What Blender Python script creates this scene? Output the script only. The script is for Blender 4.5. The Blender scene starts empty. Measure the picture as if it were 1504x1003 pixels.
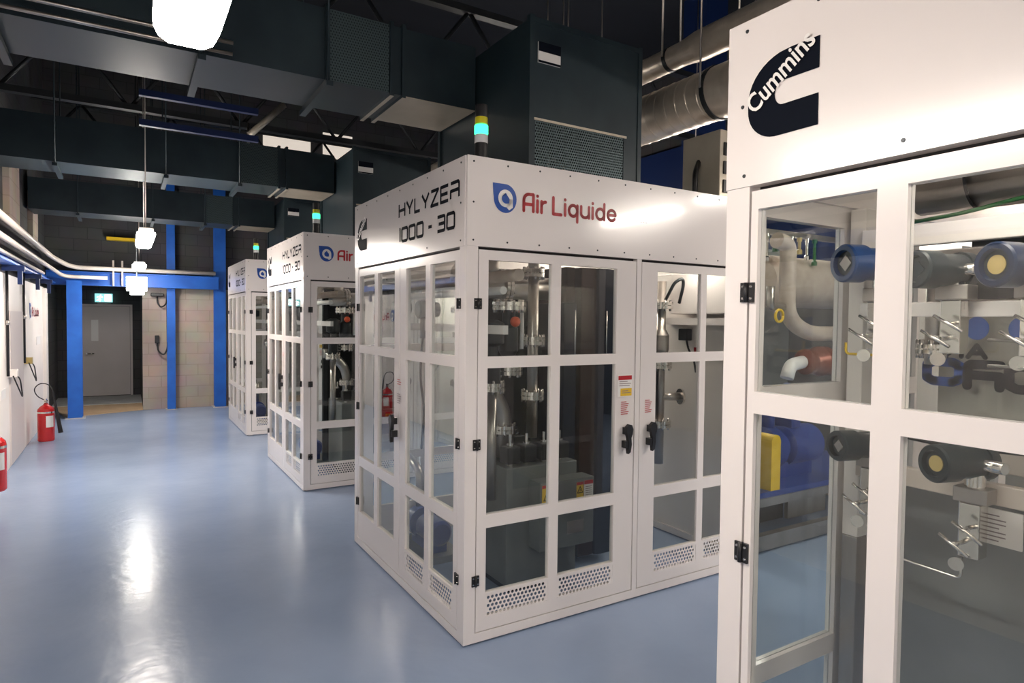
import bpy, bmesh, math, random
from mathutils import Vector, Matrix
random.seed(7)
SC = bpy.context.scene
COL = SC.collection

# ------------------------------------------------------------------ camera
cam_data = bpy.data.cameras.new('camera')
cam = bpy.data.objects.new('camera', cam_data)
COL.objects.link(cam)
cam_data.sensor_fit = 'HORIZONTAL'
cam_data.sensor_width = 36.0
cam_data.lens = 932.8 / 1504 * 36.0
cam_data.clip_start = 0.05
cam_data.clip_end = 100
_r = Vector((0.85376884, -0.52052897, 0.01132968))
_u = Vector((0.00726745, 0.03367282, 0.99940649))
_f = Vector((0.52060154, 0.85317977, -0.03253172))
cam.matrix_world = Matrix(((_r.x, _u.x, -_f.x, -1.46282), (_r.y, _u.y, -_f.y, -2.84296), (_r.z, _u.z, -_f.z, 1.67512), (0, 0, 0, 1)))
SC.camera = cam

# ------------------------------------------------------------------ colour management, world, lights
SC.view_settings.view_transform = 'Standard'
SC.view_settings.look = 'None'
SC.view_settings.gamma = 1.0
SC.view_settings.use_curve_mapping = False
SC.view_settings.exposure = 1.4
world = bpy.data.worlds.new('world')
SC.world = world
world.use_nodes = True
world.node_tree.nodes['Background'].inputs[0].default_value = (0.10, 0.16, 0.22, 1)
world.node_tree.nodes['Background'].inputs[1].default_value = 0.05

LAMP_POWER = 1.0           # scales the diffusers of all batten lamps
LAMP_COLOR = (1.0, 0.90, 0.80)
INSIDE_FILL_POWER = 22.0         # emission of the strips added to brighten the cabinet interiors

# ------------------------------------------------------------------ materials
def mat(name, color, rough=0.5, metal=0.0, coat=0.0, emit=None, estr=0.0, spec=None):
    m = bpy.data.materials.new(name)
    m.use_nodes = True
    b = m.node_tree.nodes['Principled BSDF']
    b.inputs['Base Color'].default_value = (*color, 1)
    b.inputs['Roughness'].default_value = rough
    b.inputs['Metallic'].default_value = metal
    b.inputs['Coat Weight'].default_value = coat
    b.inputs['Coat Roughness'].default_value = 0.08
    if spec is not None:
        b.inputs['Specular IOR Level'].default_value = spec
    if emit:
        b.inputs['Emission Color'].default_value = (*emit, 1)
        b.inputs['Emission Strength'].default_value = estr
    return m

def noise_mat(name, c1, c2, scale=6.0, rough=0.5, metal=0.0, bump=0.0, detail=4.0, stretch=(1, 1, 1), lo=0.35, hi=0.65, rough2=None, bump_scale=None):
    m = mat(name, c1, rough, metal)
    nt = m.node_tree
    N, L = nt.nodes, nt.links
    b = N['Principled BSDF']
    tc = N.new('ShaderNodeTexCoord')
    mp = N.new('ShaderNodeMapping')
    mp.inputs['Scale'].default_value = stretch
    no = N.new('ShaderNodeTexNoise')
    no.inputs['Scale'].default_value = scale
    no.inputs['Detail'].default_value = detail
    ramp = N.new('ShaderNodeValToRGB')
    ramp.color_ramp.elements[0].position = lo
    ramp.color_ramp.elements[0].color = (*c1, 1)
    ramp.color_ramp.elements[1].position = hi
    ramp.color_ramp.elements[1].color = (*c2, 1)
    L.new(tc.outputs['Object'], mp.inputs['Vector'])
    L.new(mp.outputs['Vector'], no.inputs['Vector'])
    L.new(no.outputs['Fac'], ramp.inputs['Fac'])
    L.new(ramp.outputs['Color'], b.inputs['Base Color'])
    if rough2 is not None:
        mr = N.new('ShaderNodeMapRange')
        mr.inputs['To Min'].default_value = rough
        mr.inputs['To Max'].default_value = rough2
        L.new(no.outputs['Fac'], mr.inputs['Value'])
        L.new(mr.outputs['Result'], b.inputs['Roughness'])
    if bump:
        bp = N.new('ShaderNodeBump')
        bp.inputs['Strength'].default_value = bump
        bp.inputs['Distance'].default_value = 0.02
        if bump_scale:
            n2 = N.new('ShaderNodeTexNoise')
            n2.inputs['Scale'].default_value = bump_scale
            n2.inputs['Detail'].default_value = 2
            L.new(mp.outputs['Vector'], n2.inputs['Vector'])
            L.new(n2.outputs['Fac'], bp.inputs['Height'])
        else:
            L.new(no.outputs['Fac'], bp.inputs['Height'])
        L.new(bp.outputs['Normal'], b.inputs['Normal'])
    return m

def glass_mat(name, tint, f0=0.06):
    m = bpy.data.materials.new(name)
    m.use_nodes = True
    nt = m.node_tree
    N, L = nt.nodes, nt.links
    N.clear()
    out = N.new('ShaderNodeOutputMaterial')
    mix = N.new('ShaderNodeMixShader')
    tr = N.new('ShaderNodeBsdfTransparent')
    tr.inputs['Color'].default_value = (*tint, 1)
    gl = N.new('ShaderNodeBsdfGlossy')
    gl.inputs['Roughness'].default_value = 0.0
    gl.inputs['Color'].default_value = (1, 1, 1, 1)
    geo = N.new('ShaderNodeNewGeometry')
    dot = N.new('ShaderNodeVectorMath'); dot.operation = 'DOT_PRODUCT'
    ab = N.new('ShaderNodeMath'); ab.operation = 'ABSOLUTE'
    om = N.new('ShaderNodeMath'); om.operation = 'SUBTRACT'; om.inputs[0].default_value = 1.0
    pw = N.new('ShaderNodeMath'); pw.operation = 'POWER'; pw.inputs[1].default_value = 5.0
    ml = N.new('ShaderNodeMath'); ml.operation = 'MULTIPLY_ADD'; ml.inputs[1].default_value = 1 - f0; ml.inputs[2].default_value = f0
    L.new(geo.outputs['Normal'], dot.inputs[0])
    L.new(geo.outputs['Incoming'], dot.inputs[1])
    L.new(dot.outputs['Value'], ab.inputs[0])
    L.new(ab.outputs[0], om.inputs[1])
    L.new(om.outputs[0], pw.inputs[0])
    L.new(pw.outputs[0], ml.inputs[0])
    L.new(ml.outputs[0], mix.inputs[0])
    L.new(tr.outputs[0], mix.inputs[1])
    L.new(gl.outputs[0], mix.inputs[2])
    L.new(mix.outputs[0], out.inputs['Surface'])
    return m

def brick_mat(name, c1, c2, mortar, bw=0.40, bh=0.20, rough=0.85):
    m = mat(name, c1, rough)
    nt = m.node_tree
    N, L = nt.nodes, nt.links
    b = N['Principled BSDF']
    tc = N.new('ShaderNodeTexCoord')
    sep = N.new('ShaderNodeSeparateXYZ')
    add = N.new('ShaderNodeMath'); add.operation = 'ADD'
    cmb = N.new('ShaderNodeCombineXYZ')
    br = N.new('ShaderNodeTexBrick')
    br.inputs['Scale'].default_value = 1.0
    br.inputs['Brick Width'].default_value = bw
    br.inputs['Row Height'].default_value = bh
    br.inputs['Mortar Size'].default_value = 0.006
    br.inputs['Color1'].default_value = (*c1, 1)
    br.inputs['Color2'].default_value = (*c2, 1)
    br.inputs['Mortar'].default_value = (*mortar, 1)
    no = N.new('ShaderNodeTexNoise'); no.inputs['Scale'].default_value = 2.5; no.inputs['Detail'].default_value = 6
    mx = N.new('ShaderNodeMix'); mx.data_type = 'RGBA'; mx.blend_type = 'MULTIPLY'
    mx.inputs['Factor'].default_value = 0.45
    bp = N.new('ShaderNodeBump'); bp.inputs['Strength'].default_value = 0.35; bp.inputs['Distance'].default_value = 0.01
    L.new(tc.outputs['Object'], sep.inputs[0])
    L.new(sep.outputs['X'], add.inputs[0]); L.new(sep.outputs['Y'], add.inputs[1])
    L.new(add.outputs[0], cmb.inputs['X']); L.new(sep.outputs['Z'], cmb.inputs['Y'])
    L.new(cmb.outputs[0], br.inputs['Vector'])
    L.new(tc.outputs['Object'], no.inputs['Vector'])
    L.new(br.outputs['Color'], mx.inputs['A']); L.new(no.outputs['Color'], mx.inputs['B'])
    L.new(mx.outputs['Result'], b.inputs['Base Color'])
    L.new(br.outputs['Fac'], bp.inputs['Height']); bp.invert = True
    L.new(bp.outputs['Normal'], b.inputs['Normal'])
    return m

def perforated_mat(name, color, scale=60.0, radius=0.36):
    """thin sheet with round holes on a grid (object space: X or Y with Z)"""
    m = mat(name, color, 0.45, 0.6)
    nt = m.node_tree
    N, L = nt.nodes, nt.links
    b = N['Principled BSDF']
    tc = N.new('ShaderNodeTexCoord')
    mp = N.new('ShaderNodeMapping'); mp.inputs['Scale'].default_value = (scale, scale, scale)
    sep = N.new('ShaderNodeSeparateXYZ')
    add = N.new('ShaderNodeMath'); add.operation = 'ADD'
    L.new(tc.outputs['Object'], mp.inputs['Vector']); L.new(mp.outputs['Vector'], sep.inputs[0])
    L.new(sep.outputs['X'], add.inputs[0]); L.new(sep.outputs['Y'], add.inputs[1])
    def frac(sock, off=None):
        f = N.new('ShaderNodeMath'); f.operation = 'FRACT'; L.new(sock, f.inputs[0])
        s = N.new('ShaderNodeMath'); s.operation = 'SUBTRACT'; L.new(f.outputs[0], s.inputs[0]); s.inputs[1].default_value = 0.5
        q = N.new('ShaderNodeMath'); q.operation = 'MULTIPLY'; L.new(s.outputs[0], q.inputs[0]); L.new(s.outputs[0], q.inputs[1])
        return q
    fl = N.new('ShaderNodeMath'); fl.operation = 'FLOOR'; L.new(sep.outputs['Z'], fl.inputs[0])
    hf = N.new('ShaderNodeMath'); hf.operation = 'MULTIPLY_ADD'; hf.inputs[1].default_value = 0.5
    L.new(fl.outputs[0], hf.inputs[0]); L.new(add.outputs[0], hf.inputs[2])
    a, c = frac(hf.outputs[0]), frac(sep.outputs['Z'])
    s = N.new('ShaderNodeMath'); s.operation = 'ADD'; L.new(a.outputs[0], s.inputs[0]); L.new(c.outputs[0], s.inputs[1])
    g = N.new('ShaderNodeMath'); g.operation = 'GREATER_THAN'; g.inputs[1].default_value = radius * radius; L.new(s.outputs[0], g.inputs[0])
    L.new(g.outputs[0], b.inputs['Alpha'])
    return m

M = {}
M['white'] = mat('white_powder_coat', (0.80, 0.755, 0.735), 0.22, coat=0.35)
M['white_inside'] = mat('white_inner_sheet', (0.78, 0.73, 0.69), 0.4)
M['black'] = mat('black_plastic', (0.012, 0.012, 0.014), 0.4)
M['ink'] = mat('black_vinyl', (0.005, 0.007, 0.013), 0.6, spec=0.04)
M['red_ink'] = mat('red_vinyl', (0.45, 0.012, 0.022), 0.35)
M['blue_ink'] = mat('blue_vinyl', (0.012, 0.075, 0.36), 0.35)
M['white_ink'] = mat('white_vinyl', (0.82, 0.80, 0.78), 0.35)
M['yellow_ink'] = mat('yellow_vinyl', (0.75, 0.48, 0.03), 0.4)
M['grey_ink'] = mat('grey_print', (0.25, 0.2, 0.2), 0.5)
M['orange'] = mat('orange_plastic', (0.72, 0.10, 0.03), 0.4)
M['glass'] = glass_mat('window_glass', (0.90, 0.925, 0.92), 0.04)
M['steel'] = noise_mat('stainless_pipe', (0.42, 0.39, 0.36), (0.58, 0.54, 0.50), 5, 0.25, 1.0, rough2=0.38)
M['steel_bright'] = mat('bright_steel', (0.75, 0.72, 0.68), 0.16, 1.0)
M['steel_dull'] = noise_mat('brushed_steel_section', (0.36, 0.33, 0.31), (0.50, 0.46, 0.43), 8, 0.35, 0.9, stretch=(1, 1, 0.2), rough2=0.5)
M['galv'] = noise_mat('galvanised_spiral', (0.60, 0.53, 0.44), (0.72, 0.64, 0.54), 9, 0.26, 0.45, rough2=0.36)
M['beige_pipe'] = noise_mat('insulated_pipe', (0.46, 0.38, 0.32), (0.56, 0.47, 0.40), 12, 0.45)
M['copper'] = mat('red_brown_valve', (0.24, 0.075, 0.05), 0.35, 0.4)
M['duct'] = noise_mat('painted_duct_sheet', (0.013, 0.026, 0.036), (0.022, 0.040, 0.050), 3, 0.36, 0.2, rough2=0.5)
M['duct_mesh'] = perforated_mat('perforated_duct_sheet', (0.10, 0.14, 0.15))
M['duct_light'] = noise_mat('pale_metal_and_lit_duct_bottom', (0.50, 0.45, 0.36), (0.62, 0.56, 0.46), 3, 0.4, 0.35)  # pale metal, also colours the lit undersides of the ducts
M['grey_box'] = noise_mat('grey_box_paint', (0.14, 0.15, 0.15), (0.185, 0.195, 0.19), 5, 0.4)
M['beige_sheet'] = mat('beige_inner_sheet', (0.56, 0.49, 0.44), 0.5)
M['tan'] = mat('tan_rail', (0.58, 0.50, 0.44), 0.4)
M['panel_grey'] = noise_mat('plain_grey_panel', (0.19, 0.195, 0.20), (0.23, 0.235, 0.24), 4, 0.4)
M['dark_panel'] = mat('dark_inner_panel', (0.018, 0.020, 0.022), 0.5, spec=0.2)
M['stack_brown'] = noise_mat('dark_brown_stack', (0.014, 0.006, 0.004), (0.024, 0.009, 0.006), 6, 0.5)
M['stack_brown'].node_tree.nodes['Principled BSDF'].inputs['Specular IOR Level'].default_value = 0.15
M['stack_blue'] = mat('dark_blue_stack', (0.003, 0.007, 0.018), 0.45, spec=0.2)
M['dark_metal'] = mat('dark_metal', (0.04, 0.045, 0.05), 0.4, 0.6)
M['blue_paint'] = noise_mat('blue_steel_paint', (0.010, 0.10, 0.46), (0.016, 0.14, 0.58), 3, 0.4, rough2=0.5)
M['blue_dark'] = mat('dark_blue_steel', (0.006, 0.022, 0.10), 0.45)
M['machine_blue'] = mat('machine_blue', (0.012, 0.045, 0.26), 0.28, coat=0.3)
M['sender_blue'] = mat('transmitter_blue', (0.004, 0.034, 0.13), 0.28)
M['sender_navy'] = mat('transmitter_navy', (0.006, 0.018, 0.055), 0.28)
M['sender_dark'] = mat('transmitter_dark', (0.009, 0.018, 0.023), 0.35)
M['yellow'] = mat('yellow_guard', (0.80, 0.52, 0.01), 0.4)
M['green'] = mat('green_cable', (0.01, 0.12, 0.03), 0.5)
M['dial'] = mat('dial_face', (0.48, 0.36, 0.13), 0.4)
M['floor'] = noise_mat('blue_epoxy_floor', (0.265, 0.34, 0.49), (0.295, 0.375, 0.53), 1.3, 0.15, bump=0.10, bump_scale=11, rough2=0.30)
M['floor'].node_tree.nodes['Principled BSDF'].inputs['Specular IOR Level'].default_value = 0.16
M['wall_white'] = noise_mat('white_wall_board', (0.80, 0.75, 0.71), (0.84, 0.79, 0.755), 1.5, 0.55)
M['door_pink'] = mat('pale_grey_door_paint', (0.66, 0.60, 0.58), 0.4)
M['door_grey'] = noise_mat('grey_door_paint', (0.60, 0.545, 0.53), (0.64, 0.58, 0.57), 2, 0.5)
M['block'] = brick_mat('concrete_block', (0.56, 0.46, 0.39), (0.52, 0.43, 0.36), (0.44, 0.36, 0.30))
M['block_shaded'] = brick_mat('shaded_concrete_block', (0.085, 0.085, 0.09), (0.07, 0.07, 0.075), (0.05, 0.05, 0.055))  # darkened block copy: shade of upper and recessed walls put into colour
M['deck'] = mat('dark_roof_deck', (0.008, 0.011, 0.018), 0.8)
M['ramp'] = noise_mat('plywood_ramp', (0.50, 0.35, 0.22), (0.58, 0.42, 0.27), 6, 0.6)
M['step'] = noise_mat('concrete_step', (0.42, 0.42, 0.42), (0.5, 0.5, 0.5), 5, 0.7)
M['pvc'] = mat('white_pipe', (0.78, 0.70, 0.63), 0.35)
M['ext_red'] = mat('extinguisher_red', (0.55, 0.010, 0.012), 0.25, coat=0.5)
for _k in (12, 23, 30, 40, 48):
    M['lamp_%d' % _k] = mat('lamp_diffuser_%d' % _k, (0.9, 0.9, 0.9), 0.4, emit=LAMP_COLOR, estr=LAMP_POWER * _k)
M['inside_fill'] = mat('fill_strip_diffuser', (0.9, 0.9, 0.9), 0.4, emit=(1, 0.88, 0.76), estr=INSIDE_FILL_POWER)
M['inside_fill_dim'] = mat('dim_fill_diffuser', (0.9, 0.9, 0.9), 0.4, emit=(1, 0.88, 0.76), estr=6.5)
M['sign_glow'] = mat('lit_sign_face', (0.9, 0.9, 0.9), 0.4, emit=(0.95, 1.0, 0.95), estr=9.0)
M['sign_green'] = mat('lit_sign_green', (0.0, 0.3, 0.2), 0.4, emit=(0.03, 0.42, 0.36), estr=1.0)
M['sign_blue'] = mat('lit_exit_panel', (0.25, 0.45, 0.45), 0.4, emit=(0.16, 0.42, 0.42), estr=0.9)
M['sign_white'] = mat('lit_exit_symbol', (0.9, 0.9, 0.9), 0.4, emit=(0.85, 1.0, 0.98), estr=1.4)
M['beacon_green'] = mat('beacon_green_lit', (0.05, 0.6, 0.35), 0.3, emit=(0.04, 0.80, 0.32), estr=1.1)
M['beacon_yellow'] = mat('beacon_yellow', (0.62, 0.55, 0.02), 0.3, coat=0.4)
M['beacon_clear'] = mat('beacon_clear', (0.75, 0.75, 0.78), 0.25, coat=0.4)
M['window_day'] = mat('lit_clerestory', (0.9, 0.85, 0.8), 0.5, emit=(1.0, 0.88, 0.75), estr=0.22)

# ------------------------------------------------------------------ mesh helper
class MB:
    def __init__(s):
        s.v, s.f, s.sm = [], [], []
    def add(s, verts, faces, smooth=False):
        o = len(s.v)
        s.v.extend([tuple(x) for x in verts])
        for f in faces:
            s.f.append([o + i for i in f]); s.sm.append(smooth)
        return s
    def box(s, x0, x1, y0, y1, z0, z1):
        v = [(x, y, z) for z in (z0, z1) for y in (y0, y1) for x in (x0, x1)]
        return s.add(v, [(0, 2, 3, 1), (4, 5, 7, 6), (0, 1, 5, 4), (2, 6, 7, 3), (0, 4, 6, 2), (1, 3, 7, 5)])
    def cbox(s, x0, x1, y0, y1, z0, z1, c=0.004):
        """box with chamfered edges"""
        bm = bmesh.new()
        bmesh.ops.create_cube(bm, size=1)
        for v in bm.verts:
            v.co = Vector(((x0 + x1) / 2 + v.co.x * (x1 - x0), (y0 + y1) / 2 + v.co.y * (y1 - y0), (z0 + z1) / 2 + v.co.z * (z1 - z0)))
        bmesh.ops.bevel(bm, geom=bm.edges[:], offset=c, segments=2, affect='EDGES', profile=0.5)
        bm.verts.index_update()
        s.add([v.co for v in bm.verts], [[v.index for v in f.verts] for f in bm.faces])
        bm.free()
        return s
    @staticmethod
    def frame(d):
        d = Vector(d).normalized()
        a = Vector((0, 0, 1)) if abs(d.z) < 0.9 else Vector((1, 0, 0))
        u = d.cross(a).normalized()
        return u, d.cross(u).normalized()
    def rings(s, rings, caps=True, smooth=True):
        n = len(rings[0]); o = len(s.v)
        for r in rings: s.v.extend([tuple(p) for p in r])
        for i in range(len(rings) - 1):
            for k in range(n):
                k2 = (k + 1) % n
                s.f.append([o + i * n + k, o + i * n + k2, o + (i + 1) * n + k2, o + (i + 1) * n + k]); s.sm.append(smooth)
        if caps:
            s.f.append([o + k for k in range(n)][::-1]); s.sm.append(False)
            e = o + (len(rings) - 1) * n
            s.f.append([e + k for k in range(n)]); s.sm.append(False)
        return s
    def cyl(s, p0, p1, r, r2=None, n=16):
        p0, p1 = Vector(p0), Vector(p1)
        u, w = s.frame(p1 - p0)
        r2 = r if r2 is None else r2
        R = []
        for p, q in ((p0, r), (p1, r2)):
            R.append([p + (u * math.cos(2 * math.pi * k / n) + w * math.sin(2 * math.pi * k / n)) * q for k in range(n)])
        return s.rings(R)
    def lathe(s, p, d, prof, n=20):
        """prof: list of (distance along d, radius)"""
        p, d = Vector(p), Vector(d).normalized()
        u, w = s.frame(d)
        R = [[p + d * t + (u * math.cos(2 * math.pi * k / n) + w * math.sin(2 * math.pi * k / n)) * max(r, 1e-4) for k in range(n)] for t, r in prof]
        # split at sharp steps so that shading stays crisp
        for i in range(len(R) - 1):
            s.rings([R[i], R[i + 1]], caps=False, smooth=abs(prof[i + 1][0] - prof[i][0]) > 1e-6)
        o = len(s.v)
        s.v.extend([tuple(q) for q in R[0]]); s.f.append([o + k for k in range(n)][::-1]); s.sm.append(False)
        o = len(s.v)
        s.v.extend([tuple(q) for q in R[-1]]); s.f.append([o + k for k in range(n)]); s.sm.append(False)
        return s
    def tube(s, path, r, n=12, fillet=0.0, seg=5):
        P = [Vector(p) for p in path]
        if fillet and len(P) > 2:
            Q = [P[0]]
            for i in range(1, len(P) - 1):
                a, b = P[i - 1] - P[i], P[i + 1] - P[i]
                f = min(fillet, a.length * 0.48, b.length * 0.48)
                A, B = P[i] + a.normalized() * f, P[i] + b.normalized() * f
                for k in range(seg + 1):
                    t = k / seg
                    Q.append(A * (1 - t) ** 2 + P[i] * 2 * t * (1 - t) + B * t * t)
            Q.append(P[-1]); P = Q
        T = []
        for i in range(len(P)):
            a = P[max(i - 1, 0)]; b = P[min(i + 1, len(P) - 1)]
            T.append((b - a).normalized())
        u, w = s.frame(T[0])
        R = []
        for i, p in enumerate(P):
            if i:
                u = (u - T[i] * u.dot(T[i])).normalized(); w = T[i].cross(u)
            R.append([p + (u * math.cos(2 * math.pi * k / n) + w * math.sin(2 * math.pi * k / n)) * r for k in range(n)])
        return s.rings(R)
    def sphere(s, c, r, n=14, m=8, sz=1.0):
        c = Vector(c)
        R = []
        for i in range(m + 1):
            a = -math.pi / 2 + math.pi * i / m
            q = max(math.cos(a) * r, 1e-4)
            R.append([c + Vector((q * math.cos(2 * math.pi * k / n), q * math.sin(2 * math.pi * k / n), r * sz * math.sin(a))) for k in range(n)])
        return s.rings(R)
    def prism(s, pts, mp, w0, w1, smooth=False):
        """closed outline pts (u,v) extruded from depth w0 to w1 through mp(u,v,w)"""
        n = len(pts)
        v = [mp(a, b, w0) for a, b in pts] + [mp(a, b, w1) for a, b in pts]
        s.add(v, [list(range(n))[::-1], list(range(n, 2 * n))])
        return s.add(v, [[i, (i + 1) % n, n + (i + 1) % n, n + i] for i in range(n)], smooth)
    def poly(s, pts, mp, w=0.0):
        return s.add([mp(a, b, w) for a, b in pts], [list(range(len(pts)))])
    def gridplate(s, us, vs, solid, mp, w0, w1):
        """flat plate of cells; solid(i,j) tells which cells are filled"""
        I, J = len(us) - 1, len(vs) - 1
        S = [[1 if solid(i, j) else 0 for j in range(J)] for i in range(I)]
        g = lambda i, j: 0 <= i < I and 0 <= j < J and S[i][j]
        for i in range(I):
            for j in range(J):
                if not S[i][j]: continue
                a, b, c, d = us[i], us[i + 1], vs[j], vs[j + 1]
                q = lambda *P: s.add([mp(*p) for p in P], [(0, 1, 2, 3)])
                q((a, c, w0), (b, c, w0), (b, d, w0), (a, d, w0))
                q((a, c, w1), (a, d, w1), (b, d, w1), (b, c, w1))
                if not g(i - 1, j): q((a, c, w0), (a, d, w0), (a, d, w1), (a, c, w1))
                if not g(i + 1, j): q((b, c, w0), (b, c, w1), (b, d, w1), (b, d, w0))
                if not g(i, j - 1): q((a, c, w0), (a, c, w1), (b, c, w1), (b, c, w0))
                if not g(i, j + 1): q((a, d, w0), (b, d, w0), (b, d, w1), (a, d, w1))
        return s
    def strokes(s, lines, mp, width, w=0.0, round_=True):
        h = width / 2
        for ln in lines:
            for i in range(len(ln) - 1):
                (x0, y0), (x1, y1) = ln[i], ln[i + 1]
                dx, dy = x1 - x0, y1 - y0
                l = math.hypot(dx, dy) or 1e-9
                nx, ny = -dy / l * h, dx / l * h
                s.poly([(x0 + nx, y0 + ny), (x0 - nx, y0 - ny), (x1 - nx, y1 - ny), (x1 + nx, y1 + ny)], mp, w)
            pts = ln if round_ else ln[1:-1]
            for (x, y) in pts:
                s.poly([(x + h * math.cos(k * math.pi / 5), y + h * math.sin(k * math.pi / 5)) for k in range(10)], mp, w)
        return s
    def build(s, name, material, parent=None, fix=True, loc=None):
        me = bpy.data.meshes.new(name)
        off = Vector(loc) if loc is not None else Vector((0, 0, 0))
        me.from_pydata([Vector(x) - off for x in s.v], [], s.f)
        for p, q in zip(me.polygons, s.sm): p.use_smooth = q
        if fix:
            bm = bmesh.new(); bm.from_mesh(me)
            bmesh.ops.recalc_face_normals(bm, faces=bm.faces)
            bm.to_mesh(me); bm.free()
        me.materials.append(M[material] if isinstance(material, str) else material)
        o = bpy.data.objects.new(name, me)
        COL.objects.link(o)
        o.location = off
        if parent is not None:
            o.parent = parent
            if loc is None or parent.matrix_world.translation.length > -1:
                o.location = off - world_loc(parent)
        return o

def world_loc(o):
    v = Vector((0, 0, 0))
    while o is not None:
        v = v + o.location; o = o.parent
    return v

def tag(o, label, cat, group=None):
    o['label'] = label; o['category'] = cat
    if group: o['group'] = group
    return o
def thing(name, label, cat, loc, group=None):
    o = bpy.data.objects.new(name, None)
    o.empty_display_size = 0.05
    COL.objects.link(o); o.location = loc
    return tag(o, label, cat, group)
def struct(o):
    o['kind'] = 'structure'; return o
def dup(root, dy, label):
    def cp(o, parent):
        c = o.copy(); COL.objects.link(c)
        c.parent = parent
        for ch in o.children: cp(ch, c)
        return c
    r = cp(root, None)
    r.location = root.location + Vector((0, dy, 0))
    r['label'] = label
    return r

FRONT = lambda u, v, w: (u, w, v)          # face looking to -Y, w = depth into the cabinet
AISLE = lambda u, v, w: (w, u, v)          # face looking to -X
AISLE_TXT = lambda y0: (lambda u, v, w: (w, y0 - u, v))   # text on a face looking to -X reads towards -Y

def arc(cx, cy, rx, ry, a0, a1, n=10):
    return [(cx + rx * math.cos(math.radians(a0 + (a1 - a0) * i / n)), cy + ry * math.sin(math.radians(a0 + (a1 - a0) * i / n))) for i in range(n + 1)]

# ------------------------------------------------------------------ lettering
ROUND = {
 'A': ([[(0, 0), (0, .55)] + arc(.26, .62, .26, .38, 180, 90, 6) + [(.5, 1), (.5, 0)], [(0, .40), (.5, .40)]], .5),
 'i': ([[(0, 0), (0, .68)], [(0, .95), (0, .96)]], .0),
 'r': ([[(0, 0), (0, .66)], [(0, .38)] + arc(.24, .38, .24, .28, 180, 95, 5)], .24),
 'L': ([[(0, 1), (0, 0), (.44, 0)]], .44),
 'q': ([arc(.24, .34, .24, .34, 0, 360, 18), [(.48, .68), (.48, -.34)]], .48),
 'u': ([[(0, .68), (0, .24)] + arc(.23, .24, .23, .24, 180, 360, 10) + [(.46, .68)], [(.46, .3), (.46, 0)]], .46),
 'd': ([arc(.24, .34, .24, .34, 0, 360, 18), [(.48, 1.0), (.48, 0)]], .48),
 'e': ([[(0.02, .36), (.48, .36)] + arc(.24, .34, .24, .34, 5, 320, 16)], .48),
 ' ': ([], -.04),
}
SQ = {
 'H': ([[(0, 0), (0, 1)], [(.8, 0), (.8, 1)], [(0, .5), (.8, .5)]], .8),
 'Y': ([[(0, 1), (.42, .42), (.84, 1)], [(.42, .42), (.42, 0)]], .84),
 'L': ([[(0, 1), (0, 0), (.66, 0)]], .66),
 'Z': ([[(0, 1), (.82, 1), (0, 0), (.84, 0)]], .84),
 'E': ([[(.8, 1), (0, 1), (0, 0), (.8, 0)], [(0, .5), (.74, .5)]], .8),
 'R': ([[(0, 0), (0, .5), (.84, .5)], [(0, 1), (.76, 1), (.84, .9), (.84, .5), (.84, 0)]], .84),
 '1': ([[(0, 1), (.1, 1), (.1, 0)]], .12),
 '0': ([[(.08, 0), (.72, 0), (.8, .1), (.8, .9), (.72, 1), (.08, 1), (0, .9), (0, .1), (.08, 0)]], .8),
 '3': ([[(0, 1), (.76, 1), (.82, .92), (.82, .08), (.76, 0), (0, 0)], [(.14, .5), (.82, .5)]], .82),
 '-': ([[(0, .5), (.42, .5)]], .42),
 ' ': ([], .16),
 'D': ([[(0, 0), (0, 1), (.6, 1), (.8, .85), (.8, .15), (.6, 0), (0, 0)]], .8),
 'O': ([[(.16, 0), (.64, 0), (.8, .16), (.8, .84), (.64, 1), (.16, 1), (0, .84), (0, .16), (.16, 0)]], .8),
 'A': ([[(0, 0), (.4, 1), (.8, 0)], [(.15, .34), (.65, .34)]], .8),
 'N': ([[(0, 0), (0, 1), (.8, 0), (.8, 1)]], .8),
}
def layout(text, font, gap):
    x, out = 0.0, []
    for ch in text:
        st, w = font[ch]
        out.append([[(x + a, b) for a, b in ln] for ln in st])
        x += w + gap
    return out, x - gap
def write(mb, text, font, gap, u0, u1, v0, v1, width, mp, w=0.0, round_=True):
    ls, tot = layout(text, font, gap)
    sx, sy = (u1 - u0) / tot, (v1 - v0)
    for st in ls:
        mb.strokes([[(u0 + a * sx, v0 + b * sy) for a, b in ln] for ln in st], mp, width, w, round_)

def decal(name, fn, material, parent, label=None):
    mb = MB(); fn(mb)
    o = mb.build(name, material, parent, fix=False)
    if label: o['label'] = label
    return o

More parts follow.
